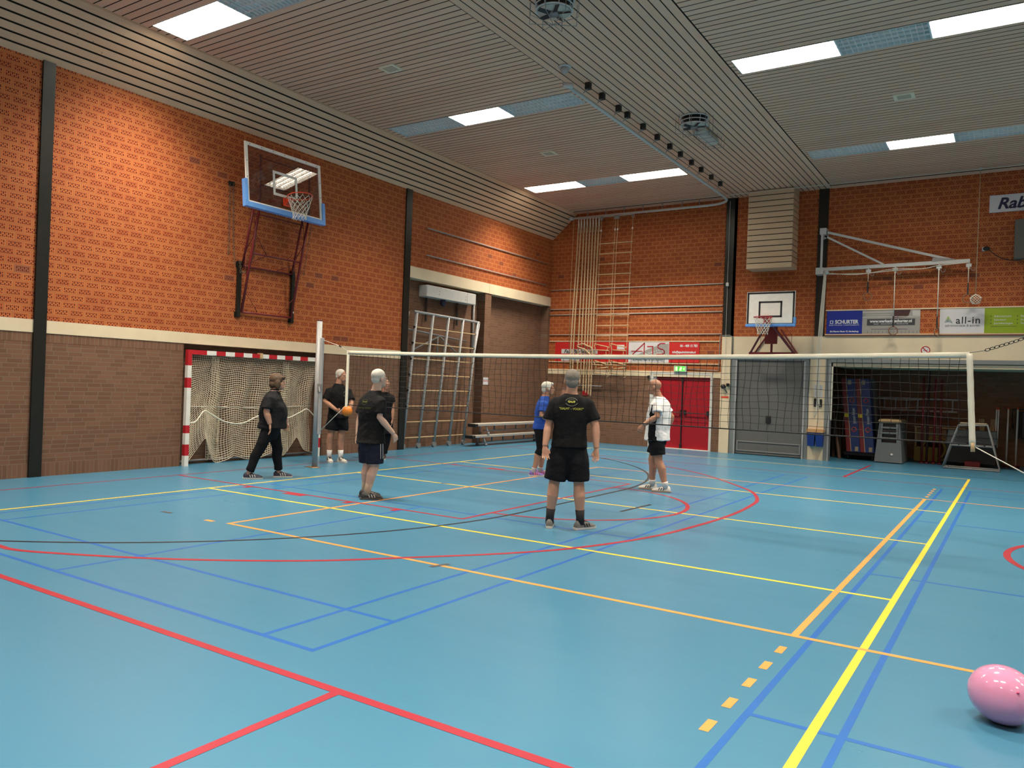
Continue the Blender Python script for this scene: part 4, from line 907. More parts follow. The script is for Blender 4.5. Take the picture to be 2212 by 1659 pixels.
for o in (0, 1):
    MB().tube(curve_pts([(-4.14, cy-.06, 4.80-.03*o), (-3.6, cy-.06, 4.735+.02*o), (-3.18, cy-.06, 4.75), (-2.58, cy-.06, 4.83-.04*o), (-2.0, cy-.06, 4.80)]+([(-1.64, cy-.06, 4.86), (-1.03, cy-.06, 4.90)] if o == 0 else [])), .009, 5).build('guide_rope', M_ropew, t, True)
b = MB()
for s_ in range(4):
    ox = -.045+.028*s_
    b.tube(curve_pts([(-4.19+ox*.6, cy-.06, 4.80), (-4.25+ox, cy-.03, 3.5), (-4.29+ox, cy+.02, 2.4), (-4.30+ox*.7, YF-.12, 1.55), (-4.31+ox*1.5, YF-.1, 1.1+.1*s_)]), .010, 5)
b.build('rope_bundle', M_ropew, t, True)
for i, (x, zt, zr) in enumerate(zip(RX, (4.74, 4.76, 4.77, 4.78), (4.20, 3.34, 3.30, 4.08))):
    t = thing('gymnastic_ring', (x, cy-.05, zr-.12), 'wooden gymnastic ring on strap, %s of four on the wall crane' % ('leftmost', 'second from left', 'third from left', 'rightmost')[i], 'gymnastic ring', 'rings on the wall crane')
    ang = (.0, .35, 1.15, .05)[i]; ax = V((cos(ang), sin(ang), 0)); R2 = .095 if i else .09
    MB().ring((x, cy-.05, zr-.02), R2+.004, .013, ax, (0, 0, 1), 28, 8).build('ring', mat('ring_wood', (.22, .11, .055), .5), t, True)
    zs = zr+R2+.26
    MB().tube([(x, cy-.05, zt), (x, cy-.05, zs)], .011 if i in (1, 2) else .008, 6).build('rope', M_ropew, t, True)
    MB().obox((x, cy-.05, (zs+zr+R2)/2-.02), (.016, 0, 0), (0, .022, 0), (0, 0, (zs-zr-R2)/2)).build('strap', M_black, t)

# ---- heater box high in the climbing-frame recess
t = thing('air_heater', (-12.5, 16.1, 3.78), 'long light grey air heater box high in the climbing frame recess', 'heater')
MB().rbox((XL-.24, 15.12, 3.80), (XL+.03, 17.22, 4.09), .01).build('casing', M_ltgrey, t)
MB().box((XL+.03, 16.82, 3.80), (XL+.032, 16.825, 4.09)).build('seam', M_dgrey, t)
b = MB()
for y, z in ((15.63, 3.98), (15.63, 3.90), (16.76, 3.97), (16.76, 3.89)): b.cyl((XL+.03, y, z), (XL+.034, y, z), .012, 8)
b.build('screw', M_dgrey, t); 
MB().ell((XL-.10, 15.95, 3.74), (.07, .09, .11)).build('motor', mat('motor_blue', (.010, .012, .045), .5), t, True)
MB().box((XL-.20, 15.35, 3.2), (XL-.18, 15.41, 3.8)).box((XL-.20, 16.65, 3.2), (XL-.18, 16.71, 3.8)).build('strap', M_black, t)
# ---- climbing frame standing in the recess
t = thing('wall_climber', (-12.4, 15.9, 0), 'tall grey tubular climbing frame with wooden rungs, tilted in the recess', 'climbing frame')
def cfx(z): return XL-.02+.10*z/3.35+.0
yb_ = [14.46, 15.05, 15.67, 16.30, 16.93]; yt_ = [14.70, 15.33, 15.97, 16.60, 17.26]
for k, (a_, c_) in enumerate(zip(yb_, yt_)):
    u = MB().tube([(cfx(.1), a_, .14), (cfx(1.7), (a_+c_)/2, 1.7), (cfx(3.34), c_, 3.34)], (.030), 8, flat=1.5, up=(0, 1, 0)).build('upright', M_alu, t, True)
    MB().cyl((cfx(.1)-.03, a_, .07), (cfx(.1)+.03, a_, .07), .07, 16).build('foot_roller', M_galv, u)
for i in range(8):
    z = .27+i*.389; y0_ = lerp(yb_[0], yt_[0], (z-.14)/3.15); y1_ = lerp(yb_[4], yt_[4], (z-.14)/3.15)
    MB().tube([(cfx(z), y0_, z), (cfx(z), y1_, z)], .016, 8).build('rung', M_wood, t, True)
    b = MB()
    for k in range(5): y = lerp(y0_, y1_, k/4); b.cyl((cfx(z), y-.035 if k else y-.05, z), (cfx(z), y-.028 if k else y-.02, z), .028, 10)
    b.build('rung_collar', M_black, t)
MB().tube([(cfx(3.35), 14.62, 3.37), (cfx(3.35), 17.34, 3.33)], .032, 10).build('top_rail', M_alu, t, True)
b = MB(); xx = XL-.16
for a_, c_ in (((14.60, 2.95), (17.1, 2.80)), ((14.60, 2.32), (16.2, 2.33)), ((14.9, 2.45), (15.95, 2.86)), ((15.95, 2.84), (17.0, 2.30)), ((14.35, 2.95), (14.35, 2.35)), ((14.35, 2.95), (14.6, 2.95)), ((14.35, 2.35), (14.6, 2.42)), ((15.85, 2.85), (15.85, 2.33))):
    b.tube([(xx, a_[0], a_[1]), (xx, c_[0], c_[1])], .022, 6)
b.build('support_frame', M_galv, t, True)
for p_, r_ in (([(XL-.02, 14.52, 3.36), (XL-.12, 14.50, 2.6)], .018), ([(XL+.08, 17.36, 3.33), (XL-.1, 17.20, 1.5), (XL-.1, 17.1, .05)], .018), ([(XL-.2, 17.45, 4.05), (XL-.2, 17.45, 2.6)], .03)): MB().tube(p_, r_, 6).build('side_stay', M_alu, t, True)
# ---- stacked benches
for k, (z, yo, nm) in enumerate(((0, 0, 'lower'), (.303, .10, 'upper'))):
    t = thing('gym_bench', (-12.0, 18.5+yo, z), '%s of two stacked long aluminium gym benches by the left wall' % nm, 'bench', 'stacked gym benches')
    y0_, y1_ = 16.62+yo, 20.55+yo; zt = z+.30
    MB().rbox((-12.16, y0_+.02, zt-.035), (-11.90, y1_, zt), .008).build('seat_board', mat('bench_top', (.50, .46, .38), .5), t)
    MB().box((-12.17, y0_, zt-.065), (-11.89, y1_, zt-.035)).build('seat_rail', M_alu, t)
    MB().rbox((-12.17, y0_-.06, zt-.09), (-11.89, y0_+.06, zt-.005), .015).build('end_cap', M_black, t)
    MB().box((-12.06, y0_+.5, z+.08), (-12.0, y1_-.3, z+.11)).build('lower_beam', M_galv, t)
    for j, y in enumerate((y0_+.48, y1_-.5)):
        l = MB().tube([(-12.12, y, zt-.06), (-12.16, y+.03, z+.05)], .022, 6).tube([(-11.95, y, zt-.06), (-11.90, y+.06, z+.05)], .022, 6).build('leg', M_alu, t, True)
        MB().cyl((-11.93, y+.06, z+.032), (-11.87, y+.06, z+.032), .032, 12).cyl((-12.19, y+.03, z+.032), (-12.13, y+.03, z+.032), .032, 12).build('wheel', M_galv, l, True)
    for y in [y0_+1.0+.55*i for i in range(5)]:
        MB().box((-12.05, y, z+.1), (-12.01, y+.025, zt-.06)).build('strut', M_galv, t)

# ---- ceiling fittings
for i, (x, y, w) in enumerate(((-5.56, 9.30, 'near the top edge of the view'), (-5.47, 14.66, 'beside the emergency light'))):
    t = thing('ceiling_fan', (x, y, ZC-.25), 'round ceiling fan outlet in wire guard, %s' % w, 'ceiling fan', 'round guarded ceiling fans')
    R_ = .27
    MB().ring((x, y, ZC-.02), R_, .016, n=36).ring((x, y, ZC-.10), R_*.97, .010, n=36).ring((x, y, ZC-.17), R_*.92, .012, n=36).build('ring_frame', M_ltgrey, t, True)
    b = MB()
    for k in range(8): a = k*pi/4; b.tube([(x+R_*cos(a), y+R_*sin(a), ZC-.02), (x+R_*.92*cos(a), y+R_*.92*sin(a), ZC-.17)], .007, 5)
    b.build('stay', M_ltgrey, t, True)
    MB().cyl((x, y, ZC-.005), (x, y, ZC-.008), R_*.95, 32).cyl((x, y, ZC-.01), (x, y, ZC-.16), R_*.72, 32).build('drum', M_black, t)
    b = MB().cyl((x, y, ZC-.165), (x, y, ZC-.19), R_*.85, 32); b.build('baffle', mat('fan_grey', (.52, .50, .42), .5), t, True)
    MB().cyl((x, y, ZC-.16), (x, y, ZC-.23), .07, 20).build('motor_hub', M_galv, t, True)
    b = MB()
    for k in range(5):
        a = k*2*pi/5+.4; b.obox((x+.15*cos(a), y+.15*sin(a), ZC-.205), (.09*cos(a), .09*sin(a), .006), (-.03*sin(a), .03*cos(a), .012), (0, 0, .003))
    b.build('fan_blade', M_black, t)
    b = MB(); G_ = .36
    for k in range(8):
        a = k*pi/4+.2; e = V((x+G_*cos(a), y+G_*sin(a), ZC)); b.tube([e, e+V((0, 0, -.30)), V((x, y, ZC-.36))], .005, 5)
    b.build('wire_guard', M_galv, t)
t = thing('emergency_light', (-5.58, 15.72, ZC-.1), 'oblong caged emergency light beside the far ceiling fan', 'ceiling light')
MB().rbox((-5.70, 15.28, ZC-.13), (-5.46, 16.16, ZC-.006), .03).build('diffuser', mat('frosted_cover', (.55, .54, .47), .35), t)
b = MB()
for y in (15.22, 15.5, 15.78, 16.06, 16.24): b.tube([(-5.78, y, ZC-.005), (-5.78, y, ZC-.17), (-5.38, y, ZC-.17), (-5.38, y, ZC-.005)], .005, 5)
for x in (-5.78, -5.58, -5.38): b.tube([(x, 15.22, ZC-.17), (x, 16.24, ZC-.17)], .005, 5)
b.build('wire_guard', M_galv, t)
t = thing('motion_sensor', (-6.54, 11.35, ZC-.12), 'small grey domed sensor on the ceiling near the track end', 'sensor')
MB().cyl((-6.54, 11.35, ZC-.005), (-6.54, 11.35, ZC-.025), .11, 24).build('base', M_ltgrey, t, True)
MB().ell((-6.54, 11.35, ZC-.06), (.075, .075, .07)).build('dome', mat('sensor_grey', (.42, .40, .36), .35), t, True)
for x, y, w in ((-9.23, 10.02, 'left bay between the second and middle lamp rows'), (-9.24, 15.45, 'left bay near the far lamp row'), (-1.84, 15.30, 'right bay')):
    t = thing('ceiling_speaker', (x, y, ZC-.02), 'square cream ceiling loudspeaker grille, %s' % w, 'ceiling speaker', 'ceiling loudspeakers')
    MB().box((x-.17, y-.15, ZC-.018), (x+.17, y+.15, ZC-.002)).build('grille_frame', mat('speaker_cream', (.80, .70, .52), .5), t)
    MB().box((x-.11, y-.09, ZC-.024), (x+.11, y+.09, ZC-.018)).build('grille', mat('grille_brown', (.50, .40, .28), .7), t)

# ================================================================== storage room contents
sy = 22.3
for k, (xa_, xb_, w) in enumerate(((-3.96, -3.53, 'left'), (-3.60, -3.24, 'right'))):
    t = thing('landing_mat', ((xa_+xb_)/2, sy, .22), '%s of two blue and dark red foldable mats leaning upright in storage' % w, 'mat', 'blue and red upright mats')
    dx = .20; y0_ = sy+.12*k*0
    xm = xa_+.11 if k == 0 else xa_+.09; xe = xm+.22
    def pr(a_, c_, o0, o1, m_, nm, z0_=.22, z1_=2.16):
        return MB().loft([[(a_+dx, y0_+o0, z0_), (c_+dx, y0_+o0, z0_), (c_+dx, y0_+o1, z0_), (a_+dx, y0_+o1, z0_)], [(a_, y0_+o0+.05, z1_), (c_, y0_+o0+.05, z1_), (c_, y0_+o1+.05, z1_), (a_, y0_+o1+.05, z1_)]]).build(nm, m_, t)
    pr(xm, xe, 0, .5, M_navy, 'blue_side'); pr(xm-.11, xm, 0, .5, M_dkred, 'red_top')
    pr(xm-.006, xm+.006, -.004, .5, M_wood, 'piping')
    def at(z, o=.11): return xm+o+dx*(2.16-z)/1.94
    for z in (1.58, .81): MB().ring((at(z)-.0, y0_-.006+.05*(z-.22)/1.94, z), .055, .012, (1, 0, 0), (0, 0, 1), 24, 6).build('air_vent', mat('vent_red', (.42, .05, .04), .6), t)
    z = 1.18; MB().box((at(z, -.10), y0_-.006, z-.05), (at(z, -.0), y0_+.04, z+.05)).build('strap', M_yellow, t)
    for z, s_ in ((2.06, .04), (.30, .10)): MB().box((at(z, s_), y0_-.008+.05*(z-.22)/1.94, z-.06), (at(z, s_+.08), y0_+.05, z+.06)).build('corner_patch', mat('leather_tan', (.32, .25, .15), .6), t)
    text('janssen-fritsen', .115, (at(1.17, .13), y0_+.018, 1.17), (-.10, .01, 1) if k == 0 else (-.10, .01, 1), (-1, 0, -.1), M_txtw, t, sx=.62)
t = thing('folded_mat', (-3.18, 22.75, .2), 'plain grey mat standing upright behind the blue mats', 'mat')
MB().loft([[(-3.26, 22.95, .2), (-3.02, 22.95, .2), (-3.02, 23.4, .2), (-3.26, 23.4, .2)], [(-3.46, 22.95, 2.2), (-3.26, 22.95, 2.2), (-3.26, 23.4, 2.2), (-3.46, 23.4, 2.2)]]).build('mat_body', mat('mat_grey', (.10, .10, .095), .7), t)
t = thing('mat_trolley', (-3.45, 22.4, 0), 'low black trolley under the upright mats', 'trolley')
MB().box((-3.85, 22.45, .12), (-3.05, 23.2, .20)).build('deck', M_black, t)
for x in (-3.75, -3.15):
    for y in (22.5, 23.1): MB().cyl((x-.02, y, .06), (x+.02, y, .06), .06, 14).build('wheel', M_black, t, True)
t = thing('ladder', (-3.0, 24.5, 1.35), 'aluminium ladder hung sideways on the storage back wall', 'ladder')
MB().box((-4.7, 24.48, 1.66), (-1.34, 24.54, 1.71)).box((-4.7, 24.48, 1.33), (-1.35, 24.54, 1.38)).build('stile', M_alu, t)
for i in range(12): MB().box((-4.6+i*.283, 24.49, 1.38), (-4.57+i*.283, 24.53, 1.66)).build('rung', M_alu, t)
t = thing('vaulting_box', (-2.74, 22.7, 0), 'grey plastic vaulting box with padded tan top in storage', 'vaulting box')
M_pg = mat('plastic_grey', (.15, .17, .175), .45); M_pb = mat('plastic_violet', (.05, .05, .10), .5)
vy0, vy1, vc = sy-.15, sy+1.0, -2.73
def vhw(z): return .315-.16*max(0, (.48-z)*0)-(.07 if z > .3 else .07*z/.3)*1.0
def vsl(z0_, z1_, xa, xb, y0_, y1_, nm, m_):       # slice between two heights, xa/xb as fractions of the half width
    r = []
    for z in (z0_, z1_): h = .33-.09*min(1, z/1.03); k = .05*(1-z/1.03); r.append([(vc+h*xa, y0_-k, z), (vc+h*xb, y0_-k, z), (vc+h*xb, y1_+k, z), (vc+h*xa, y1_+k, z)])
    return MB().loft(r).build(nm, m_, t)
vsl(.02, .48, -1, 1, vy0, vy1, 'base_section', M_pg)
vsl(.48, 1.02, -.55, .55, vy0+.06, vy1-.06, 'inner_shade', M_black)  # solid black block standing for the shade inside the box
for i in range(4):
    z0_ = .48+i*.136; s_ = vsl(z0_, z0_+.131, -1, -.62, vy0, vy1, 'box_section', M_pg)
    vsl(z0_, z0_+.131, .62, 1, vy0, vy1, 'box_section', M_pg); vsl(z0_, z0_+.045, -.62, .62, vy0, vy0+.05, 'box_section', M_pg)
MB().rbox((vc-.27, vy0-.04, 1.025), (vc+.27, vy1+.04, 1.13), .04).build('padded_top', mat('pad_tan', (.42, .27, .13), .6), t)
MB().cyl((vc+.08, vy0-.06, .23), (vc+.08, vy0-.03, .23), .028, 12).build('white_button', M_white, t)
for x, z1_, m_ in ((-2.05, 2.26, M_dkred), (-1.93, 2.42, mat('maroon_steel', (.06, .012, .012), .4)), (-1.775, 2.21, mat('pole_red', (.24, .010, .014), .4)), (-1.635, 2.20, M_dkred)):
    t = thing('pole_stand', (x, 23.0, 0), '%s upright pole among the four red poles standing in storage' % {-2.05: 'leftmost dark red', -1.93: 'tallest maroon', -1.775: 'bright red', -1.635: 'rightmost dark red'}[x], 'pole', 'red poles in storage')
    MB().cyl((x, 23.0, .03), (x, 23.0, z1_), .028, 10).build('pole', m_, t, True); MB().cyl((x, 23.0, 0), (x, 23.0, .035), .055, 18).build('foot', M_dkred, t, True)
t = thing('roller_rack', (-2.0, 24.4, 1.1), 'dark wooden rack bars on the storage back wall', 'rack')
MB().box((-3.0, 24.3, 1.16), (-1.45, 24.36, 1.22)).box((-2.9, 24.2, 1.24), (-1.6, 24.28, 1.28)).build('bar', mat('dark_wood', (.07, .03, .02), .6), t)
t = thing('plank_shelf', (-1.75, 24.2, .5), 'pale plywood shelf unit behind the red poles', 'shelf')
MB().box((-2.34, 24.0, .90), (-1.14, 24.5, .935)).build('top_board', M_wood, t); MB().box((-2.3, 24.1, .55), (-1.56, 24.13, .88)).build('front_board', mat('plywood', (.30, .18, .09), .6), t)
for x in (-2.3, -1.2): MB().box((x-.02, 24.05, 0), (x+.02, 24.4, .9)).build('leg', M_wood, t)
t = thing('hoop_reel', (-1.8, 23.6, .02), 'yellow and orange coiled hoops low behind the red poles', 'hoops')
MB().ring((-1.82, 23.6, .36), .27, .03, (1, 0, 0), (0, 0, 1)).ring((-1.78, 23.66, .36), .33, .02, (1, 0, 0), (0, 0, 1)).build('hoop', mat('hoop_yellow', (.42, .26, .04), .5), t, True)
MB().box((-2.28, 23.55, .02), (-1.72, 23.8, .40)).build('yellow_crate', mat('crate_yellow', (.30, .19, .02), .5), t)
# trestle frame
t = thing('trestle_frame', (-.9, 22.0, 0), 'grey tubular trampoline frame standing just inside the storage', 'gym apparatus')
f0, f1 = 21.85, 22.35
for y in (f0, f1):
    MB().tube([(-1.48, y, .03), (-1.33, y, .58), (-1.17, y, 1.08), (-.57, y, 1.10), (-.44, y, .60), (-.29, y, .03), (-1.48, y, .03)], .021, 8).tube([(-1.34, y, .58), (-.45, y, .59)], .018, 8).build('side_frame', M_galv, t, True)
MB().tube([(-1.40, f0, .03), (-1.40, f1, .03)], .018).tube([(-.37, f0, .03), (-.37, f1, .03)], .018).tube([(-1.17, f0, 1.08), (-1.17, f1, 1.08)], .018).tube([(-.57, f0, 1.1), (-.57, f1, 1.1)], .018).build('cross_tube', M_galv, t, True)
MB().rbox((-1.15, f0-.02, 1.11), (-.58, f1+.02, 1.145), .01).build('top_plank', mat('plank_dull', (.34, .27, .17), .6), t)
MB().tube(curve_pts([(-1.16, f0-.02, .60), (-1.08, f0-.03, .68), (-.7, f0-.03, .69), (-.6, f0-.02, .60)]), .014, 6).build('handle', M_black, t, True)
t = thing('flight_case', (-.92, 23.1, .1), 'grey lidded equipment chest behind the tubular frame', 'chest')
MB().loft([[(-1.5, 22.9, .60), (-.38, 22.9, .60), (-.38, 23.6, .60), (-1.5, 23.6, .60)], [(-1.44, 22.95, .92), (-.40, 22.95, .92), (-.40, 23.6, .92), (-1.44, 23.6, .92)]]).build('lid', mat('case_grey', (.16, .16, .15), .6), t)
MB().box((-1.48, 22.92, .1), (-.40, 23.6, .60)).build('body', M_black, t); MB().box((-1.49, 22.885, .745), (-.38, 22.9, .755)).build('seam', M_black, t)
t = thing('crate', (-.85, 22.7, 0), 'small red crate on the floor under the grey chest', 'crate')
MB().box((-1.05, 22.6, .02), (-.72, 22.85, .16)).build('crate_body', M_dkred, t)
for i, (x, y, zb, zt) in enumerate(((-.435, 23.6, .5, 1.53), (-.39, 23.6, .5, 1.53), (-.185, 24.0, .05, 1.55), (.02, 24.0, .05, 1.55))):
    t = thing('marking_pole', (x, y, zb), 'white pole with red tip, %s at the right of storage' % ('first from the left', 'second from the left', 'third from the left', 'fourth from the left')[i], 'pole', 'white poles with red tips')
    MB().cyl((x, y, zb), (x+.012, y, zt-.05), .021 if i > 1 else .015, 10).build('shaft', M_white, t, True); MB().cyl((x+.012, y, zt-.05), (x+.013, y, zt), .023 if i > 1 else .018, 10).build('tip', M_orange, t, True)
    if i > 1: MB().cyl((x, y, 0), (x, y, .05), .10, 16).build('foot', M_dkred, t, True)
t = thing('stick_bundle', (-.65, 23.7, .9), 'wooden hockey sticks standing upright behind the chest', 'sticks')
for i, (x, xt) in enumerate(((-.72, -.80), (-.70, -.75), (-.68, -.71), (-.54, -.50), (-.52, -.46), (-.56, -.54))): MB().tube([(x, 23.75+.02*i, .4), (xt, 23.8+.02*i, 1.22)], .016, 6).build('stick', M_wood, t)
t = thing('clothes_rack', (.35, 24.2, 0), 'dark tool rack with hanging items at the right edge', 'rack')
MB().tube([(-.08, 24.2, 1.0), (-.08, 24.2, 1.5), (.9, 24.2, 1.5)], .015).tube([(.9, 24.2, 1.5), (.9, 24.2, 0)], .015).tube([(-.06, 24.3, 1.0), (-.06, 24.5, 1.1)], .012).build('frame', M_steel, t)
for x in (.0, .12, .25, .38): MB().rbox((x, 24.1, .75), (x+.09, 24.25, 1.45), .02).build('hanging_bag', M_black, t)
t = thing('leaning_planks', (-4.3, 23.1, 0), 'old timber planks leaning at the left inside the storage', 'planks')
for i, (x0_, x1_, h_) in enumerate(((-3.98, -4.25, 1.35), (-4.0, -4.12, 1.25), (-4.2, -4.35, 1.5))): b = MB(); a_ = V((x0_, 22.5+.2*i, 0)); c_ = V((x1_, 22.9+.2*i, h_)); b.tube([a_, c_], .035, 4); b.build('plank', mat('old_wood', (.16, .09, .06), .7), t)
# ================================================================== people
def wrinkle(o, strength, size=.13):
    tx = bpy.data.textures.get('folds%.2f' % size) or bpy.data.textures.new('folds%.2f' % size, 'CLOUDS'); tx.noise_scale = size; tx.noise_depth = 2
    r = o.modifiers.new('r0', 'REMESH'); r.mode = 'VOXEL'; r.voxel_size = .010; r.use_smooth_shade = True
    q = o.modifiers.new('s0', 'SMOOTH'); q.factor = .5; q.iterations = 5
    d = o.modifiers.new('d', 'DISPLACE'); d.texture = tx; d.strength = strength; d.mid_level = .5; d.texture_coords = 'LOCAL'
def cloth(name, col, rough=.85, scale=14):
    if name in MATS: return MATS[name]
    m, nt, p = newmat(name); t = nt.nodes.new('ShaderNodeTexCoord')
    n = noise(nt, t.outputs['Object'], scale, 3); nt.links.new(mix(nt, n, scalecol(col, .8), scalecol(col, 1.15)), p.inputs['Base Color'])
    p.inputs['Roughness'].default_value = rough; p.inputs['Specular IOR Level'].default_value = .25
    bump(nt, p, noise(nt, t.outputs['Object'], 7, 3, .6), .7, .03); MATS[name] = m; return m
def HE(b, c, rad, axes=None, nu=14, nv=9): return b.ell(c, tuple(r*1.07 for r in rad), axes, nu, nv)
SKIN = mat('skin_light', (.50, .27, .175), .5, var=.10, scale=14); SKINP = mat('skin_pale', (.58, .38, .28), .5, var=.10, scale=14)
SKIND = mat('skin_tanned', (.42, .205, .125), .5, var=.10, scale=14)
def loftb(b, rings_):
    """rings_: (centre, lateral dir, forward dir, lateral radius, forward radius, squareness)"""
    out = []
    for c, l, f, a, d, q in rings_:
        r = []
        for j in range(20):
            t = 2*pi*j/20; cx, sx = cos(t), sin(t)
            r.append(V(c)+l*a*math.copysign(abs(cx)**q, cx)+f*d*math.copysign(abs(sx)**q, sx))
        out.append(r)
    return b.loft(out)
def person(name_label, root, J, face, body, clothes, skin, hair, extras=None, female=False, build=1.0):
    root = V(root); Z = V((0, 0, 1))
    g = {k: root+V(v) for k, v in J.items() if isinstance(v, (list, tuple))}
    fb = V((cos(body), sin(body), 0)); lat = V((fb.y, -fb.x, 0))      # lat points to the person's right
    hf = V((cos(face), sin(face), 0)); hl = V((hf.y, -hf.x, 0))
    t = thing('person', root, name_label, 'person')
    sa, sb = sorted(('shA', 'shB'), key=lambda k: -g[k].dot(lat))
    sm = (g['shA']+g['shB'])/2; hm = (g['hipA']+g['hipB'])/2; neck = g['neck']; top = g['top']
    sw = .175*build if not female else .155*build
    ctr = V((sm.x, sm.y, 0))
    shp = {}
    for k in ('A', 'B'):
        s_ = 1 if g['sh'+k].dot(lat) > ctr.dot(lat) else -1
        shp[k] = (g['sh'+k]*.5+(sm+lat*s_*sw)*.5); shp[k].z = g['sh'+k].z-.055
    hsc = J.get('belly', 0.0); w = build
    spine = lambda k: V((lerp(hm.x, sm.x, k), lerp(hm.y, sm.y, k), 0))
    zs, zh = sm.z, hm.z
    def torso(infl=0.0, z0=None, fat=1.0):
        R_ = []; H = zs-zh
        prof = [(-.18, .150, .105), (-.02, .172, .118), (.20, .158, .112+hsc*.8), (.42, .152, .114+hsc), (.62, .165, .122+hsc*.6), (.78, .176, .118), (.88, .168, .104), (.95, .140, .088), (1.0, .105, .076)]
        for k, a, d in prof:
            c = spine(k)+Z*(zh+H*k)+fb*(hsc*.35 if .1 < k < .7 else 0)
            R_.append((c, lat, fb, a*w+infl, d*w+infl, .85))
        if z0 is not None:
            R_ = [r for r in R_ if r[0].z > z0+.03]; k = (z0-zh)/H; c = spine(max(k, -.2)); c.z = z0
            a = R_[0]; R_ = [(V((c.x, c.y, z0))+fb*(hsc*.25), lat, fb, a[3]+.012, a[4]+.015, .85)]+R_
        return R_
    # --- body
    b = MB(); loftb(b, torso(0)+[(neck+Z*.0, lat, fb, .062, .06, 1)])
    headH = .238; chin = top.z-headH; hc = V((g['head'].x, g['head'].y, 0))
    HS = 1.07
    def hp(l, f, z): return hc+hl*l*HS+hf*f*HS+Z*(top.z-(headH-z)*HS)
    ax = (hl, hf, Z)
    b.tube([neck-Z*.06, hp(0, -.022, .08)], [.072, .060], 14)
    HE(b, hp(0, -.012, .150), (.074, .096, .088), ax, 18, 12); HE(b, hp(0, .028, .088), (.058, .066, .086), ax, 18, 12); HE(b, hp(0, .048, .040), (.042, .046, .038), ax)
    HE(b, hp(0, .096, .098), (.012, .018, .026), ax); HE(b, hp(0, .101, .089), (.015, .013, .011), ax); HE(b, hp(0, .080, .134), (.048, .020, .012), ax); HE(b, hp(0, .090, .052), (.024, .013, .010), ax)
    for s_ in (-1, 1): HE(b, hp(s_*.076, -.012, .105), (.011, .020, .032), ax)
    arms = {}
    for k in ('A', 'B'):
        if 'el'+k not in g: continue
        s, e, wr, tp = shp[k], g['el'+k], g['wr'+k], g['tip'+k]
        b.tube([s-Z*.02, s.lerp(e, .5), e, e.lerp(wr, .3), e.lerp(wr, .75), wr], [.046*w, .050*w, .044*w, .047*w, .036*w, .030*w], 12)
        a = (tp-wr).normalized(); n_ = hand_n(J, k, a, fb, lat, s, ctr); l = a.cross(n_).normalized(); n_ = l.cross(a)
        L = min(.19, max(.15, (tp-wr).length)); pe = wr+a*L*.50; curl = J.get('curl'+k, .35)
        b.tube([wr-a*.01, wr+a*L*.12, wr+a*L*.3, pe], [(.024, .019), (.032, .018), (.039, .018), (.038, .014)], 12, up=l)
        for q, (o, fl_) in enumerate(((-.032, .82), (-.011, .98), (.011, .92), (.032, .72))):
            p0 = pe+l*o; d1 = (a*cos(curl*.6)+n_*sin(curl*.6)+l*o*5).normalized(); d2 = (a*cos(curl*1.6)+n_*sin(curl*1.6)+l*o*3).normalized(); d3 = (a*cos(curl*2.4)+n_*sin(curl*2.4)).normalized(); f_ = L*.5*fl_
            b.tube([p0-a*.012, p0+d1*f_*.42, p0+d1*f_*.42+d2*f_*.34, p0+d1*f_*.42+d2*f_*.34+d3*f_*.26], [.0098, .0092, .0082, .0066], 8)
        fs = fb if J.get('thumb'+k) is None else V(J['thumb'+k])
        ts = 1 if l.dot(fs) > 0 else -1; th0 = wr+a*L*.16+l*ts*.022
        b.tube([th0, th0+(a*.75+l*ts*.62+n_*.2).normalized()*.042, th0+(a*.75+l*ts*.62+n_*.2).normalized()*.042+(a*.95+l*ts*.15+n_*.25).normalized()*.032], [.0125, .011, .008], 8)
        arms[k] = (s, e, wr, a, l, n_)
    feet = {}; cals = {}; lw = J.get('leg', w)
    for k in ('A', 'B'):
        if 'kn'+k not in g: continue
        h, kn, an = g['hip'+k], g['kn'+k], g['an'+k]; he, to = V(g['he'+k]), V(g['to'+k]); he.z = to.z = 0
        d = (to-he).normalized(); an = V((he.x, he.y, .095))+d*.065 if J.get('snap', 1) else an
        s_ = 1 if (h-hm).dot(lat) > 0 else -1; h2 = V((hm.x, hm.y, h.z))+lat*s_*.085*w+(h-hm).dot(fb)*fb*.5
        cal = kn.lerp(an, .3)-(fb*.018)
        b.tube([h2+Z*.02, h2.lerp(kn, .35), h2.lerp(kn, .8), kn, cal, kn.lerp(an, .65), an, an-Z*.03], [.090*lw, .086*lw, .066*lw, .060*lw, .064*lw, .050*lw, .038*lw, .038*lw], 14)
        b.tube([an-Z*.03-d*.02, an-Z*.045+d*.08, an-Z*.065+d*.14], [.034, .034, .022], 10)
        feet[k] = (V((he.x, he.y, 0)), d, h2, kn, an); cals[k] = cal
    bo = b.build('body', skin, t); bake(bo, .0062, 3, .5)
    # --- face
    for s_ in (-1, 1):
        e_ = HE(MB(), hp(s_*.030, .083, .117), (.011, .007, .006), ax).build('eye', mat('eye_white', (.62, .58, .54), .3), t, True)
        HE(MB(), hp(s_*.030, .0905, .117), (.0055, .003, .006), ax).build('iris', mat('iris_dark', (.03, .02, .015), .3), e_, True)
    HE(MB(), hp(0, .1015, .052), (.021, .004, .0055), ax).build('mouth', mat('lips', (.38, .12, .09), .5), t, True)
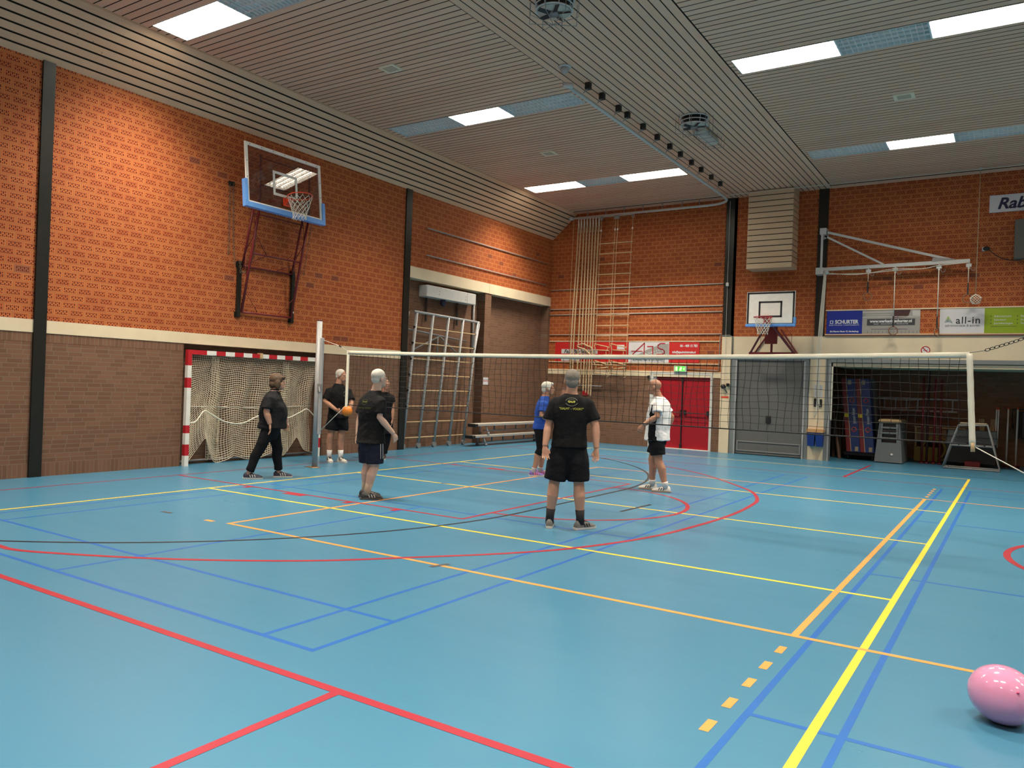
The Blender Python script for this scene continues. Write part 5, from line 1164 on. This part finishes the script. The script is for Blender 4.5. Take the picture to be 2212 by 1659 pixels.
    # --- hair
    if hair and hair[1]:
        hm_ = hair[1]; b = MB(); k = hair[0]
        if k == 'short':
            HE(b, hp(0, -.022, .162), (.082, .098, .084), ax, 20, 12); HE(b, hp(0, -.058, .105), (.066, .052, .055), ax, 16, 10)
            for s_ in (-1, 1): HE(b, hp(s_*.066, .005, .135), (.014, .030, .030), ax)
        elif k == 'crop':
            HE(b, hp(0, -.022, .158), (.083, .100, .085), ax, 20, 12); HE(b, hp(0, -.052, .100), (.070, .060, .070), ax, 16, 10)
            for s_ in (-1, 1): HE(b, hp(s_*.068, .006, .125), (.016, .034, .045), ax)
            HE(b, hp(0, .055, .195), (.052, .040, .030), ax)
        elif k == 'bob':
            HE(b, hp(0, -.025, .155), (.092, .112, .094), ax, 20, 12); HE(b, hp(0, -.058, .080), (.088, .078, .078), ax, 18, 12)
            for s_ in (-1, 1): HE(b, hp(s_*.078, .000, .085), (.024, .052, .080), ax)
            HE(b, hp(0, .065, .185), (.062, .042, .034), ax)
            for q in range(0): a = q*.45; HE(b, hp(.09*cos(a), -.06+.09*sin(a)*.8-.01, .03+.012*sin(q*2.1)), (.020, .020, .034), ax, 8, 6)
        elif k == 'fringe':     # bald crown, thin rim of hair
            HE(b, hp(0, -.060, .098), (.060, .048, .036), ax, 16, 10)
        elif k == 'tied':
            HE(b, hp(0, -.022, .160), (.083, .100, .084), ax, 20, 12); HE(b, hp(0, -.10, .13), (.04, .04, .045), ax)
        ho = b.build('hair', hm_, t); bake(ho, .007, 2, .5)
    C = clothes
    # --- top
    if 'top' in C:
        zt = C['hem']; sl = C.get('sleeve', .55)
        b = MB(); R_ = torso(C.get('ease', .022), root.z+zt); loftb(b, R_+[(V((sm.x, sm.y, 0)).lerp(V((neck.x, neck.y, 0)), .6)+Z*(neck.z-.034), lat, fb, .096, .083, 1), (V((neck.x, neck.y, neck.z-.018))+fb*.004, lat, fb, .086, .080, 1)])
        for k, (s, e, wr, a, l, n_) in arms.items():
            q = s.lerp(e, sl); out_ = (s-ctr-Z*s.z); out_ = out_.normalized() if out_.length > 0 else lat
            b.ell(s-Z*.012-out_*.01, (.070*w, .070*w, .064*w)); b.tube([s-out_*.06-Z*.01, s.lerp(e, .12), s.lerp(e, sl*.6), q], [.070*w, .076*w, .077*w, .083*w], 14)
        so = b.build(C.get('top_name', 't_shirt'), C['top'], t); wrinkle(so, .022); bake(so, .009, 2, .5)
        if 'side' in C:      # contrasting side panels
            for s_ in (-1, 1):
                b = MB(); pr_ = R_[:6]; rr = []
                for c, l_, f_, a_, d_, q_ in pr_:
                    c = V(c); rr.append([c+l_*s_*(a_*.93)-f_*d_*.42, c+l_*s_*(a_+.004)-f_*d_*.15, c+l_*s_*(a_+.004)+f_*d_*.2, c+l_*s_*(a_*.93)+f_*d_*.40, c+l_*s_*(a_*.6)])
                b.loft(rr); b.build('side_panel', C['side'], so)
        if 'collar' in C:
            MB().ring(V((neck.x, neck.y, neck.z+.0)), .066, .012, lat, fb, 24, 6).build('collar', C['collar'], so, True)
    else: so = None
    # --- bottom
    if 'bottom' in C:
        zb = root.z+C['bottom_z']; b = MB(); e0 = C.get('loose', .03); H = zs-zh
        loftb(b, [(spine(0)+Z*(zh-.20), lat, fb, .105*w, .070*w, 1), (spine(0)+Z*(zh-.10), lat, fb, .150*w+e0*.4, .104*w+e0*.4, .9), (spine(0)+Z*zh, lat, fb, .174*w+.014, .122*w+.014, .85), (spine(.1)+Z*(zh+.10*1), lat, fb, .160*w+.012, .115*w+.012, .85)])
        for k, (he, d, h2, kn, an) in feet.items():
            P = [h2+Z*.03, h2.lerp(kn, .4), kn, cals[k], kn.lerp(an, .68), an-Z*.01]; Rr = [.100*lw, .090*lw+e0*.8, .067*lw+e0, .067*lw+e0*.8, .054*lw+e0*.8, .050*lw+e0*.8]
            Q = []; rr = []
            for i, p_ in enumerate(P):
                if p_.z > zb: Q.append(p_); rr.append(Rr[i])
                else:
                    a_ = P[i-1]; u_ = (a_.z-zb)/(a_.z-p_.z); Q.append(a_.lerp(p_, u_)); rr.append(lerp(Rr[i-1], Rr[i], u_)+.004); break
            b.tube(Q, rr, 16)
        po = b.build(C.get('bottom_name', 'shorts'), C['bottom'], t); wrinkle(po, .014 if e0 > .015 else .004); bake(po, .009, 3, .5)
        if 'stripe' in C:
            for k, (he, d, h2, kn, an) in feet.items():
                s_ = 1 if (h2-hm).dot(lat) > 0 else -1
                for o in (-.022, .022):
                    ps = [h2.lerp(kn, u_)+lat*s_*(.086*w+e0*.85+.010+.0*u_)+fb*o for u_ in (.12, .4, .66)]
                    MB().tube(ps, .004, 5).build('stripe', C['stripe'], po)
    if 'skirt' in C:
        b = MB(); loftb(b, [(spine(0)+Z*(zh-.30), lat, fb, .20, .16, .9), (spine(0)+Z*zh, lat, fb, .19, .14, .9), (spine(.1)+Z*(zh+.12), lat, fb, .165, .125, .9)]); bake(b.build('tunic_hem', C['skirt'], t), .01, 2)
    # --- socks and shoes
    for k, (he, d, h2, kn, an) in feet.items():
        if 'sock' in C: MB().tube([an-Z*.03, an.lerp(kn, .12), an.lerp(kn, C.get('sock_h', .22))], [.047*w, .046*w, .052*w], 14).build('sock', C['sock'], t, True)
        sd = V((d.y, -d.x, 0)); up_, sole, acc = C['shoe']; Ls = C.get('shoe_l', .30)
        b = MB(); rr = []
        prof = [(-.0, .032, .075, .020), (.02, .040, .104, .018), (.065, .042, .112, .018), (.12, .043, .098, .018), (.17, .048, .080, .018), (.215, .050, .066, .018), (.255, .043, .056, .018), (.28, .024, .042, .020)]
        for x, w_, h_, z_ in prof:
            c = he+d*(x*Ls/.285-.01); ring_ = []
            for a_, z0_ in ((-1, 0), (-1.02, .35), (-.8, .72), (-.35, 1), (.35, 1), (.8, .72), (1.02, .35), (1, 0)): ring_.append(c+sd*w_*a_+Z*(z_+(h_-z_)*z0_))
            rr.append(ring_)
        sh = b.loft(rr).build('shoe', up_, t); smooth_auto(sh, 50)
        b = MB(); rr = []
        for x, w_ in ((-.012, .024), (.0, .039), (.06, .045), (.13, .045), (.2, .053), (.25, .049), (.278, .034), (.288, .015)):
            c = he+d*(x*Ls/.285-.01); rr.append([c-sd*w_*.94+Z*.002, c+sd*w_*.94+Z*.002, c+sd*w_+Z*.027, c-sd*w_+Z*.027])
        smooth_auto(b.loft(rr).build('sole', sole, sh), 40)
        b = MB()
        for s_ in (-1, 1):
            for q in range(3):
                p0 = he+d*(.10+.034*q)*Ls/.285+sd*s_*.0475+Z*.034; p1 = he+d*(.085+.034*q)*Ls/.285+sd*s_*.043+Z*.074
                b.obox((p0+p1)/2, (p1-p0)/2, d*.006, sd*.003)
        b.build('side_mark', acc, sh)
        b = MB()
        for q in range(4): c = he+d*(.115+.02*q)*Ls/.285+Z*(.100-.008*q); b.obox(c, sd*.020, d*.0035, Z*.004)
        b.build('laces', C.get('lace', acc), sh)
    if C.get('watch'):
        s, e, wr, a, l, n_ = arms[C['watch'][0]]; c = wr+(e-wr).normalized()*.025; ex = (e-wr).normalized()
        wt = MB().tube([c-ex*.010, c+ex*.010], .0315, 16).build('watch_strap', C['watch'][1], t, True)
        MB().cyl(c-n_*.028, c-n_*.038, .017, 14).build('watch_face', M_galv, wt, True)
    return t, so, arms
def hand_n(J, k, a, fb, lat, s, ctr):
    v = J.get('palm'+k)
    if v is None:
        v = ctr-s; v.z = 0          # palm faces the thigh
    v = V(v); v = v-v.dot(a)*a; return v.normalized()
def shirt_print(so, body_angle, zc, items, back=True, cx=0.0):
    """flat prints pressed onto the shirt: cast from outside along the body direction"""
    bpy.context.view_layer.update()
    fb = V((cos(body_angle), sin(body_angle), 0)); out = -fb if back else fb
    right = (V((fb.y, -fb.x, 0)) if back else V((-fb.y, fb.x, 0)))
    mw = so.matrix_world; base = wl(so)
    bb = [v.co for v in so.data.vertices]; c = sum((V(v) for v in bb), V((0, 0, 0)))/len(bb)+base
    c = V((c.x, c.y, zc))+right*cx
    for kind, args, m, nm in items:
        if kind == 'text':
            body, size, dx, dz, kw = args
            o = text(body, size, c+out*.6+right*dx+V((0, 0, dz)), right, (0, 0, 1), m, so, name=nm, depth=.0, **kw)
        else:
            R_, r_, sx, sz, dz, gaps = args; b = MB(); n = 48
            for i in range(n):
                if i in gaps: continue
                a0_, a1_ = 2*pi*i/n, 2*pi*(i+1)/n; q = []
                for a_, rr in ((a0_, R_), (a1_, R_), (a1_, R_-r_), (a0_, R_-r_)): q.append(c+out*.6+right*rr*sx*cos(a_)+V((0, 0, dz+rr*sz*sin(a_))))
                b.add(q, [(0, 1, 2, 3)])
            o = b.build(nm, m, so)
        off = wl(so)
        arcd = args[4].get('_arc') if False else 0
        for v in o.data.vertices:
            p = v.co.copy(); ok, loc, nor, idx = so.ray_cast(p, -out)
            v.co = loc+out*.0065 if ok else p-out*.45

K_tee = cloth('black_cotton', (.0055, .0055, .006)); K_navy = cloth('navy_polyester', (.010, .013, .028)); K_blk = cloth('black_polyester', (.004, .004, .0055))
K_polo = cloth('charcoal_pique', (.009, .009, .010)); K_blue = cloth('royal_blue_jersey', (.022, .075, .36)); K_white = cloth('white_jersey', (.80, .80, .78)); K_or = cloth('orange_jersey', (.75, .22, .03))
H_white = mat('hair_white', (.62, .58, .50), .7, scale=60, var=.25, bmp=.01); H_grey = mat('hair_grey', (.23, .20, .165), .7, scale=50, var=.5, bmp=.012); H_brown = mat('hair_brown', (.085, .045, .018), .6, scale=50, var=.5, bmp=.012); H_silver = mat('hair_silver', (.66, .63, .54), .7, scale=60, var=.2, bmp=.01)
S_white = mat('sock_white', (.68, .67, .64), .8); S_black = mat('sock_black', (.012, .012, .013), .8)
Sh_grey = mat('shoe_grey', (.13, .125, .115), .7, scale=40, var=.3); Sh_black = mat('shoe_black', (.02, .02, .02), .6); Sh_white = mat('shoe_white', (.62, .59, .52), .55); Sh_navy = mat('shoe_navy', (.018, .018, .04), .6); Sh_purple = mat('shoe_purple', (.16, .10, .36), .55); M_pinkl = mat('shoe_coral', (.80, .16, .13), .5)
PY = mat('print_yellow', (.62, .60, .08), .7); PP = mat('print_pale_grey', (.34, .34, .27), .7); PO = mat('print_olive', (.13, .15, .03), .7)

# 1 — man seen from behind, nearest
J = dict(top=[.013, .007, 1.868], head=[.015, .008, 1.75], neck=[.015, .008, 1.60], shA=[-.145, -.079, 1.535], shB=[.175, .096, 1.545], elA=[-.205, -.120, 1.21], elB=[.288, .115, 1.22], wrA=[-.190, -.215, .965], wrB=[.330, .075, .965], tipA=[-.160, -.235, .775], tipB=[.348, .045, .780],
         hipA=[-.088, -.048, .96], hipB=[.107, .058, .96], knA=[-.125, -.085, .52], knB=[.128, .060, .52], anA=[-.16, -.06, .1], anB=[.135, .07, .09], heA=[-.150, -.120, 0], toA=[-.275, .120, 0], heB=[.128, .020, 0], toB=[.230, .270, 0], curlA=.45, curlB=.40, palmA=[.48, -.6, 0], palmB=[-.1, -.95, 0])
view = 2.070
t, so, arms = person('tall grey-haired person seen from behind, black printed t-shirt and black shorts', (-4.39, 8.026, 0), J, view+.02, view, dict(top=K_tee, hem=.955, sleeve=.80, ease=.034, bottom=K_blk, bottom_z=.565, loose=.052, sock=S_black, sock_h=.32, shoe=(Sh_grey, Sh_white, Sh_black), watch=('A', M_galv)), SKIN, ('crop', H_grey), build=1.06)
shirt_print(so, view, 1.445, [('ring', (.072, .0045, 1.0, .66, .045, (22, 23, 24, 25, 26, 46, 47, 0, 1, 2)), PP, 'printed_ring'), ('ring', (.045, .003, 1.0, .66, .045, tuple(range(24, 48))), PP, 'printed_ring'), ('text', ('GALM', .028, 0, .045, dict(bold=.0014, sx=1.05)), PY, 'printed_name'),
     ('text', ('"GALMT', .035, -.080, -.036, dict(sx=.95)), PY, 'printed_word'), ('text', ('aan', .015, 0, -.036, {}), PP, 'printed_word'), ('text', ('VOORT"', .035, .080, -.036, dict(sx=.95)), PY, 'printed_word')])
# 2 — white-haired man stepping right
J = dict(top=[.068, .064, 1.810], head=[.060, .056, 1.695], neck=[.030, .028, 1.53], shA=[-.165, .035, 1.43], shB=[.155, -.020, 1.44], elA=[-.235, .010, 1.13], elB=[.180, -.045, 1.15], wrA=[-.215, -.045, .88], wrB=[.300, .120, .925], tipA=[-.200, -.060, .72], tipB=[.330, .180, .79],
         hipA=[-.090, .029, .83], hipB=[.080, -.030, .83], knA=[-.100, .050, .455], knB=[.105, -.020, .455], anA=[-.16, .05, .1], anB=[.02, -.05, .06], heA=[-.205, .035, 0], toA=[-.060, .235, 0], heB=[-.035, -.110, 0], toB=[.140, .100, 0], curlA=.4, curlB=.5)
bd = 2.3233-.80
t, so, arms = person('white-haired person in long black t-shirt and navy shorts with piping, hiking shoes', (-7.521, 8.043, 0), J, bd-.15, bd, dict(top=K_tee, hem=.775, sleeve=.80, ease=.036, bottom=K_navy, bottom_z=.50, loose=.045, stripe=M_ltgrey, sock=mat('sock_beige', (.40, .31, .22), .8), sock_h=.42, shoe=(Sh_black, mat('sole_grey', (.10, .09, .08), .7), M_ltgrey)), SKINP, ('short', H_white), build=1.04)
shirt_print(so, bd, 1.30, [('ring', (.055, .003, 1.0, .66, .055, (22, 23, 24, 25)), PO, 'printed_ring'), ('text', ('GALM', .030, 0, .055, dict(bold=.001)), PO, 'printed_name'), ('text', ('"GALMT aan VOORT"', .030, 0, -.030, {}), PO, 'printed_word')])
# 3 — woman with bob walking right
J = dict(top=[.072, .087, 1.699], head=[.075, .092, 1.585], neck=[.046, .055, 1.445], shA=[.100, -.105, 1.36], shB=[-.050, .170, 1.36], elA=[.125, -.165, 1.085], elB=[.005, .270, 1.07], wrA=[.176, -.130, .895], wrB=[.040, .310, .90], tipA=[.195, -.130, .715], tipB=[.055, .320, .74],
         hipA=[.055, -.040, .83], hipB=[-.010, .095, .83], knA=[-.01, -.165, .475], knB=[.055, .145, .46], anA=[-.075, -.247, .12], anB=[.03, .19, .10], heA=[-.155, -.330, 0], toA=[.035, -.150, 0], heB=[-.010, .150, 0], toB=[.150, .345, 0], belly=.060, leg=.98, curlA=.3, curlB=.4, palmA=[-.4, -.7, 0])
bd = .72
t, so, arms = person('brown-haired person in charcoal polo shirt walking in front of the goal', (-10.179, 8.483, 0), J, bd, bd, dict(top=K_polo, top_name='polo_shirt', hem=.815, sleeve=.80, ease=.030, collar=K_polo, bottom=K_blk, bottom_name='trousers', bottom_z=.125, loose=.018, shoe=(Sh_navy, Sh_white, Sh_white)), SKIN, ('bob', H_brown), female=True, build=1.16)
# 4 — man holding the orange ball
J = dict(top=[.017, .017, 1.846], head=[.017, .015, 1.73], neck=[-.015, -.015, 1.575], shA=[-.145, -.145, 1.48], shB=[.130, .120, 1.48], elA=[-.120, -.265, 1.20], elB=[.240, .100, 1.19], wrA=[.195, -.265, 1.05], wrB=[.330, -.060, .99], tipA=[.37, -.272, .995], tipB=[.400, -.180, .92],
         hipA=[-.090, -.085, .86], hipB=[.075, .070, .86], knA=[-.080, -.130, .51], knB=[.060, .025, .51], anA=[-.13, -.07, .1], anB=[0, .06, .1], heA=[-.170, -.070, 0], toA=[.030, -.200, 0], heB=[-.010, .060, 0], toB=[.200, -.000, 0], curlA=.30, curlB=.35, palmA=[.05, .95, .1], palmB=[.1, -.2, 1], thumbA=[0, 0, 1], thumbB=[1, 0, 0])
bd = -.35
t, so, arms = person('white-haired person in black t-shirt and shorts holding an orange ball', (-11.309, 11.139, 0), J, .18, bd, dict(top=K_tee, hem=.87, sleeve=.82, ease=.034, bottom=K_blk, bottom_z=.635, loose=.05, sock=S_white, sock_h=.36, shoe=(Sh_white, Sh_white, Sh_black)), SKIND, ('short', H_white), build=1.04)
shirt_print(so, bd, 1.36, [('ring', (.055, .004, .9, 1, .0, (22, 23, 24, 25)), PP, 'printed_ring')], back=False, cx=.08)
tag(recenter(MB().ell((-10.935, 10.985, 1.035), (.105, .105, .105), None, 32, 20).build('ball', mat('ball_orange', (.85, .24, .02), .4), None, True)), 'orange ball held in both hands at the left', 'ball')
# 5 — person behind the white-haired man
J = dict(top=[-.018, -.016, 1.70], head=[-.004, -.004, 1.585], neck=[-.010, -.010, 1.435], shA=[-.150, -.090, 1.37], shB=[.085, .085, 1.37], elA=[-.200, -.080, 1.07], elB=[.115, .090, 1.05], wrA=[-.165, -.120, .85], wrB=[.150, .060, .84], tipA=[-.14, -.13, .68], tipB=[.165, .045, .675],
         hipA=[-.085, -.060, .84], hipB=[.055, .050, .84], knA=[-.08, -.06, .46], knB=[.05, .04, .46], anA=[-.1, -.02, .06], anB=[.0, .03, .06], heA=[-.110, -.020, 0], toA=[-.020, -.230, 0], heB=[-.02, .05, 0], toB=[.100, -.130, 0])
t, so, arms = person('person in black vest and tunic half hidden behind the white-haired player', (-11.134, 12.297, 0), J, -.3, -.85, dict(top=K_blk, hem=.84, sleeve=.42, ease=.022, skirt=K_blk, bottom=K_blk, bottom_name='leggings', bottom_z=.12, loose=.012, shoe=(Sh_black, Sh_white, Sh_black)), SKIND, ('tied', H_brown), female=True)
# 6 — woman in blue
J = dict(top=[.114, .068, 1.749], head=[.112, .066, 1.635], neck=[.071, .042, 1.495], shA=[.105, -.105, 1.405], shB=[.010, .180, 1.405], elA=[.125, -.165, 1.125], elB=[.030, .250, 1.12], wrA=[.330, -.120, 1.03], wrB=[.220, .230, 1.06], tipA=[.480, -.080, .990], tipB=[.36, .24, 1.03],
         hipA=[.030, -.065, .88], hipB=[-.010, .095, .88], knA=[.070, -.055, .50], knB=[.050, .120, .50], anA=[-.014, -.102, .13], anB=[-.03, .097, .12], heA=[-.085, -.150, 0], toA=[.110, -.040, 0], heB=[-.090, .090, 0], toB=[.120, .185, 0], curlA=.4, curlB=.4)
bd = .60
t, so, arms = person('person with short white hair in royal blue t-shirt and black capri leggings', (-7.367, 12.348, 0), J, bd-.05, bd, dict(top=K_blue, hem=.865, sleeve=.72, ease=.026, bottom=K_blk, bottom_name='capri_leggings', bottom_z=.40, loose=.008, sock=S_white, sock_h=.14, shoe=(Sh_purple, Sh_white, M_pinkl), lace=M_pinkl, shoe_l=.27), SKIND, ('crop', H_silver), female=True, build=1.0)
# 7 — bald man in white
J = dict(top=[-.040, -.016, 1.839], head=[-.049, -.020, 1.72], neck=[.025, .010, 1.575], shA=[.120, -.130, 1.495], shB=[-.040, .190, 1.495], elA=[.105, -.245, 1.235], elB=[.150, .280, 1.22], wrA=[-.090, -.345, 1.085], wrB=[.120, .270, 1.08], tipA=[-.160, -.375, .930], tipB=[.08, .25, .96],
         hipA=[.060, -.075, .87], hipB=[-.010, .090, .87], knA=[.095, -.085, .50], knB=[-.080, .055, .51], anA=[.21, -.05, .1], anB=[-.1, .06, .1], heA=[.290, -.050, 0], toA=[.020, -.130, 0], heB=[-.010, .115, 0], toB=[-.290, .030, 0], curlA=.55, curlB=.4, belly=.03)
bd = 3.10
t, so, arms = person('bald person in white t-shirt with black side panel and black shorts', (-4.976, 12.098, 0), J, 3.20, bd, dict(top=K_white, hem=.835, sleeve=.72, ease=.040, side=K_blk, bottom=K_blk, bottom_z=.60, loose=.040, sock=S_white, sock_h=.18, shoe=(Sh_white, mat('sole_gum', (.42, .30, .20), .6), Sh_black), watch=('A', M_black), shoe_l=.30), SKIND, ('none', None), build=1.07)
# 8 — person in orange, hidden behind the nearest man
J = dict(top=[-.02, -.010, 1.80], head=[-.02, -.010, 1.685], neck=[-.01, -.004, 1.53], shA=[-.155, -.085, 1.45], shB=[.150, .082, 1.455], elA=[-.19, -.20, 1.33], elB=[.19, .05, 1.15], wrA=[-.10, -.28, 1.50], wrB=[.16, -.1, .95], tipA=[-.060, -.26, 1.66], tipB=[.14, -.15, .80],
         hipA=[-.09, -.048, .88], hipB=[.09, .048, .88], knA=[-.09, -.06, .48], knB=[.09, .04, .48], anA=[-.1, -.06, .1], anB=[.1, .05, .1], heA=[-.090, -.010, 0], toA=[-.03, -.29, 0], heB=[.09, .06, 0], toB=[.16, -.22, 0], palmA=[.4, -.9, 0])
t, so, arms = person('person in orange shirt mostly hidden behind the tall grey-haired player', (-7.135, 13.194, 0), J, -1.1, -1.1, dict(top=K_or, hem=.85, sleeve=.75, ease=.03, bottom=K_blk, bottom_z=.55, loose=.04, sock=S_white, shoe=(Sh_white, Sh_white, Sh_black)), SKIND, ('short', H_grey))

# ---- balloon
t = thing('balloon', (.01, 4.80, 0), 'shiny pink balloon lying on the floor at the lower right', 'balloon')
m, nt, p = newmat('pink_latex'); tc = nt.nodes.new('ShaderNodeTexCoord'); nt.links.new(mix(nt, noise(nt, tc.outputs['Object'], 5, 2), (.68, .29, .47), (.74, .34, .53)), p.inputs['Base Color'])
p.inputs['Roughness'].default_value = .10; p.inputs['Subsurface Weight'].default_value = .35; p.inputs['Subsurface Radius'].default_value = (.12, .05, .06); p.inputs['Subsurface Scale'].default_value = .3; p.inputs['Coat Weight'].default_value = .6; p.inputs['Coat Roughness'].default_value = .06
axd = V((.30, -.66, .32)).normalized()
b = MB(); c = V((-.012, 4.80, .150)); e1 = V((.80, .30, -.38)); e1 = (e1-e1.dot(axd)*axd).normalized(); e2 = axd.cross(e1)
rings = []
for i in range(25):
    th = pi*(i+.3)/24.6; x = -cos(th); r = sin(th)*(1-.06*x)
    rings.append([c+axd*x*.158+e1*r*.162*cos(2*pi*j/36)+e2*r*.147*sin(2*pi*j/36) for j in range(36)])
b.loft(rings).build('balloon_skin', m, t, True)
kc = c+axd*.155
MB().tube([kc-axd*.012, kc, kc+axd*.006], [.013, .005, .006], 10).ell(kc+axd*.009, (.006, .006, .005)).build('knot', mat('pink_dark', (.55, .05, .16), .35), t, True)
bpy.context.view_layer.update()
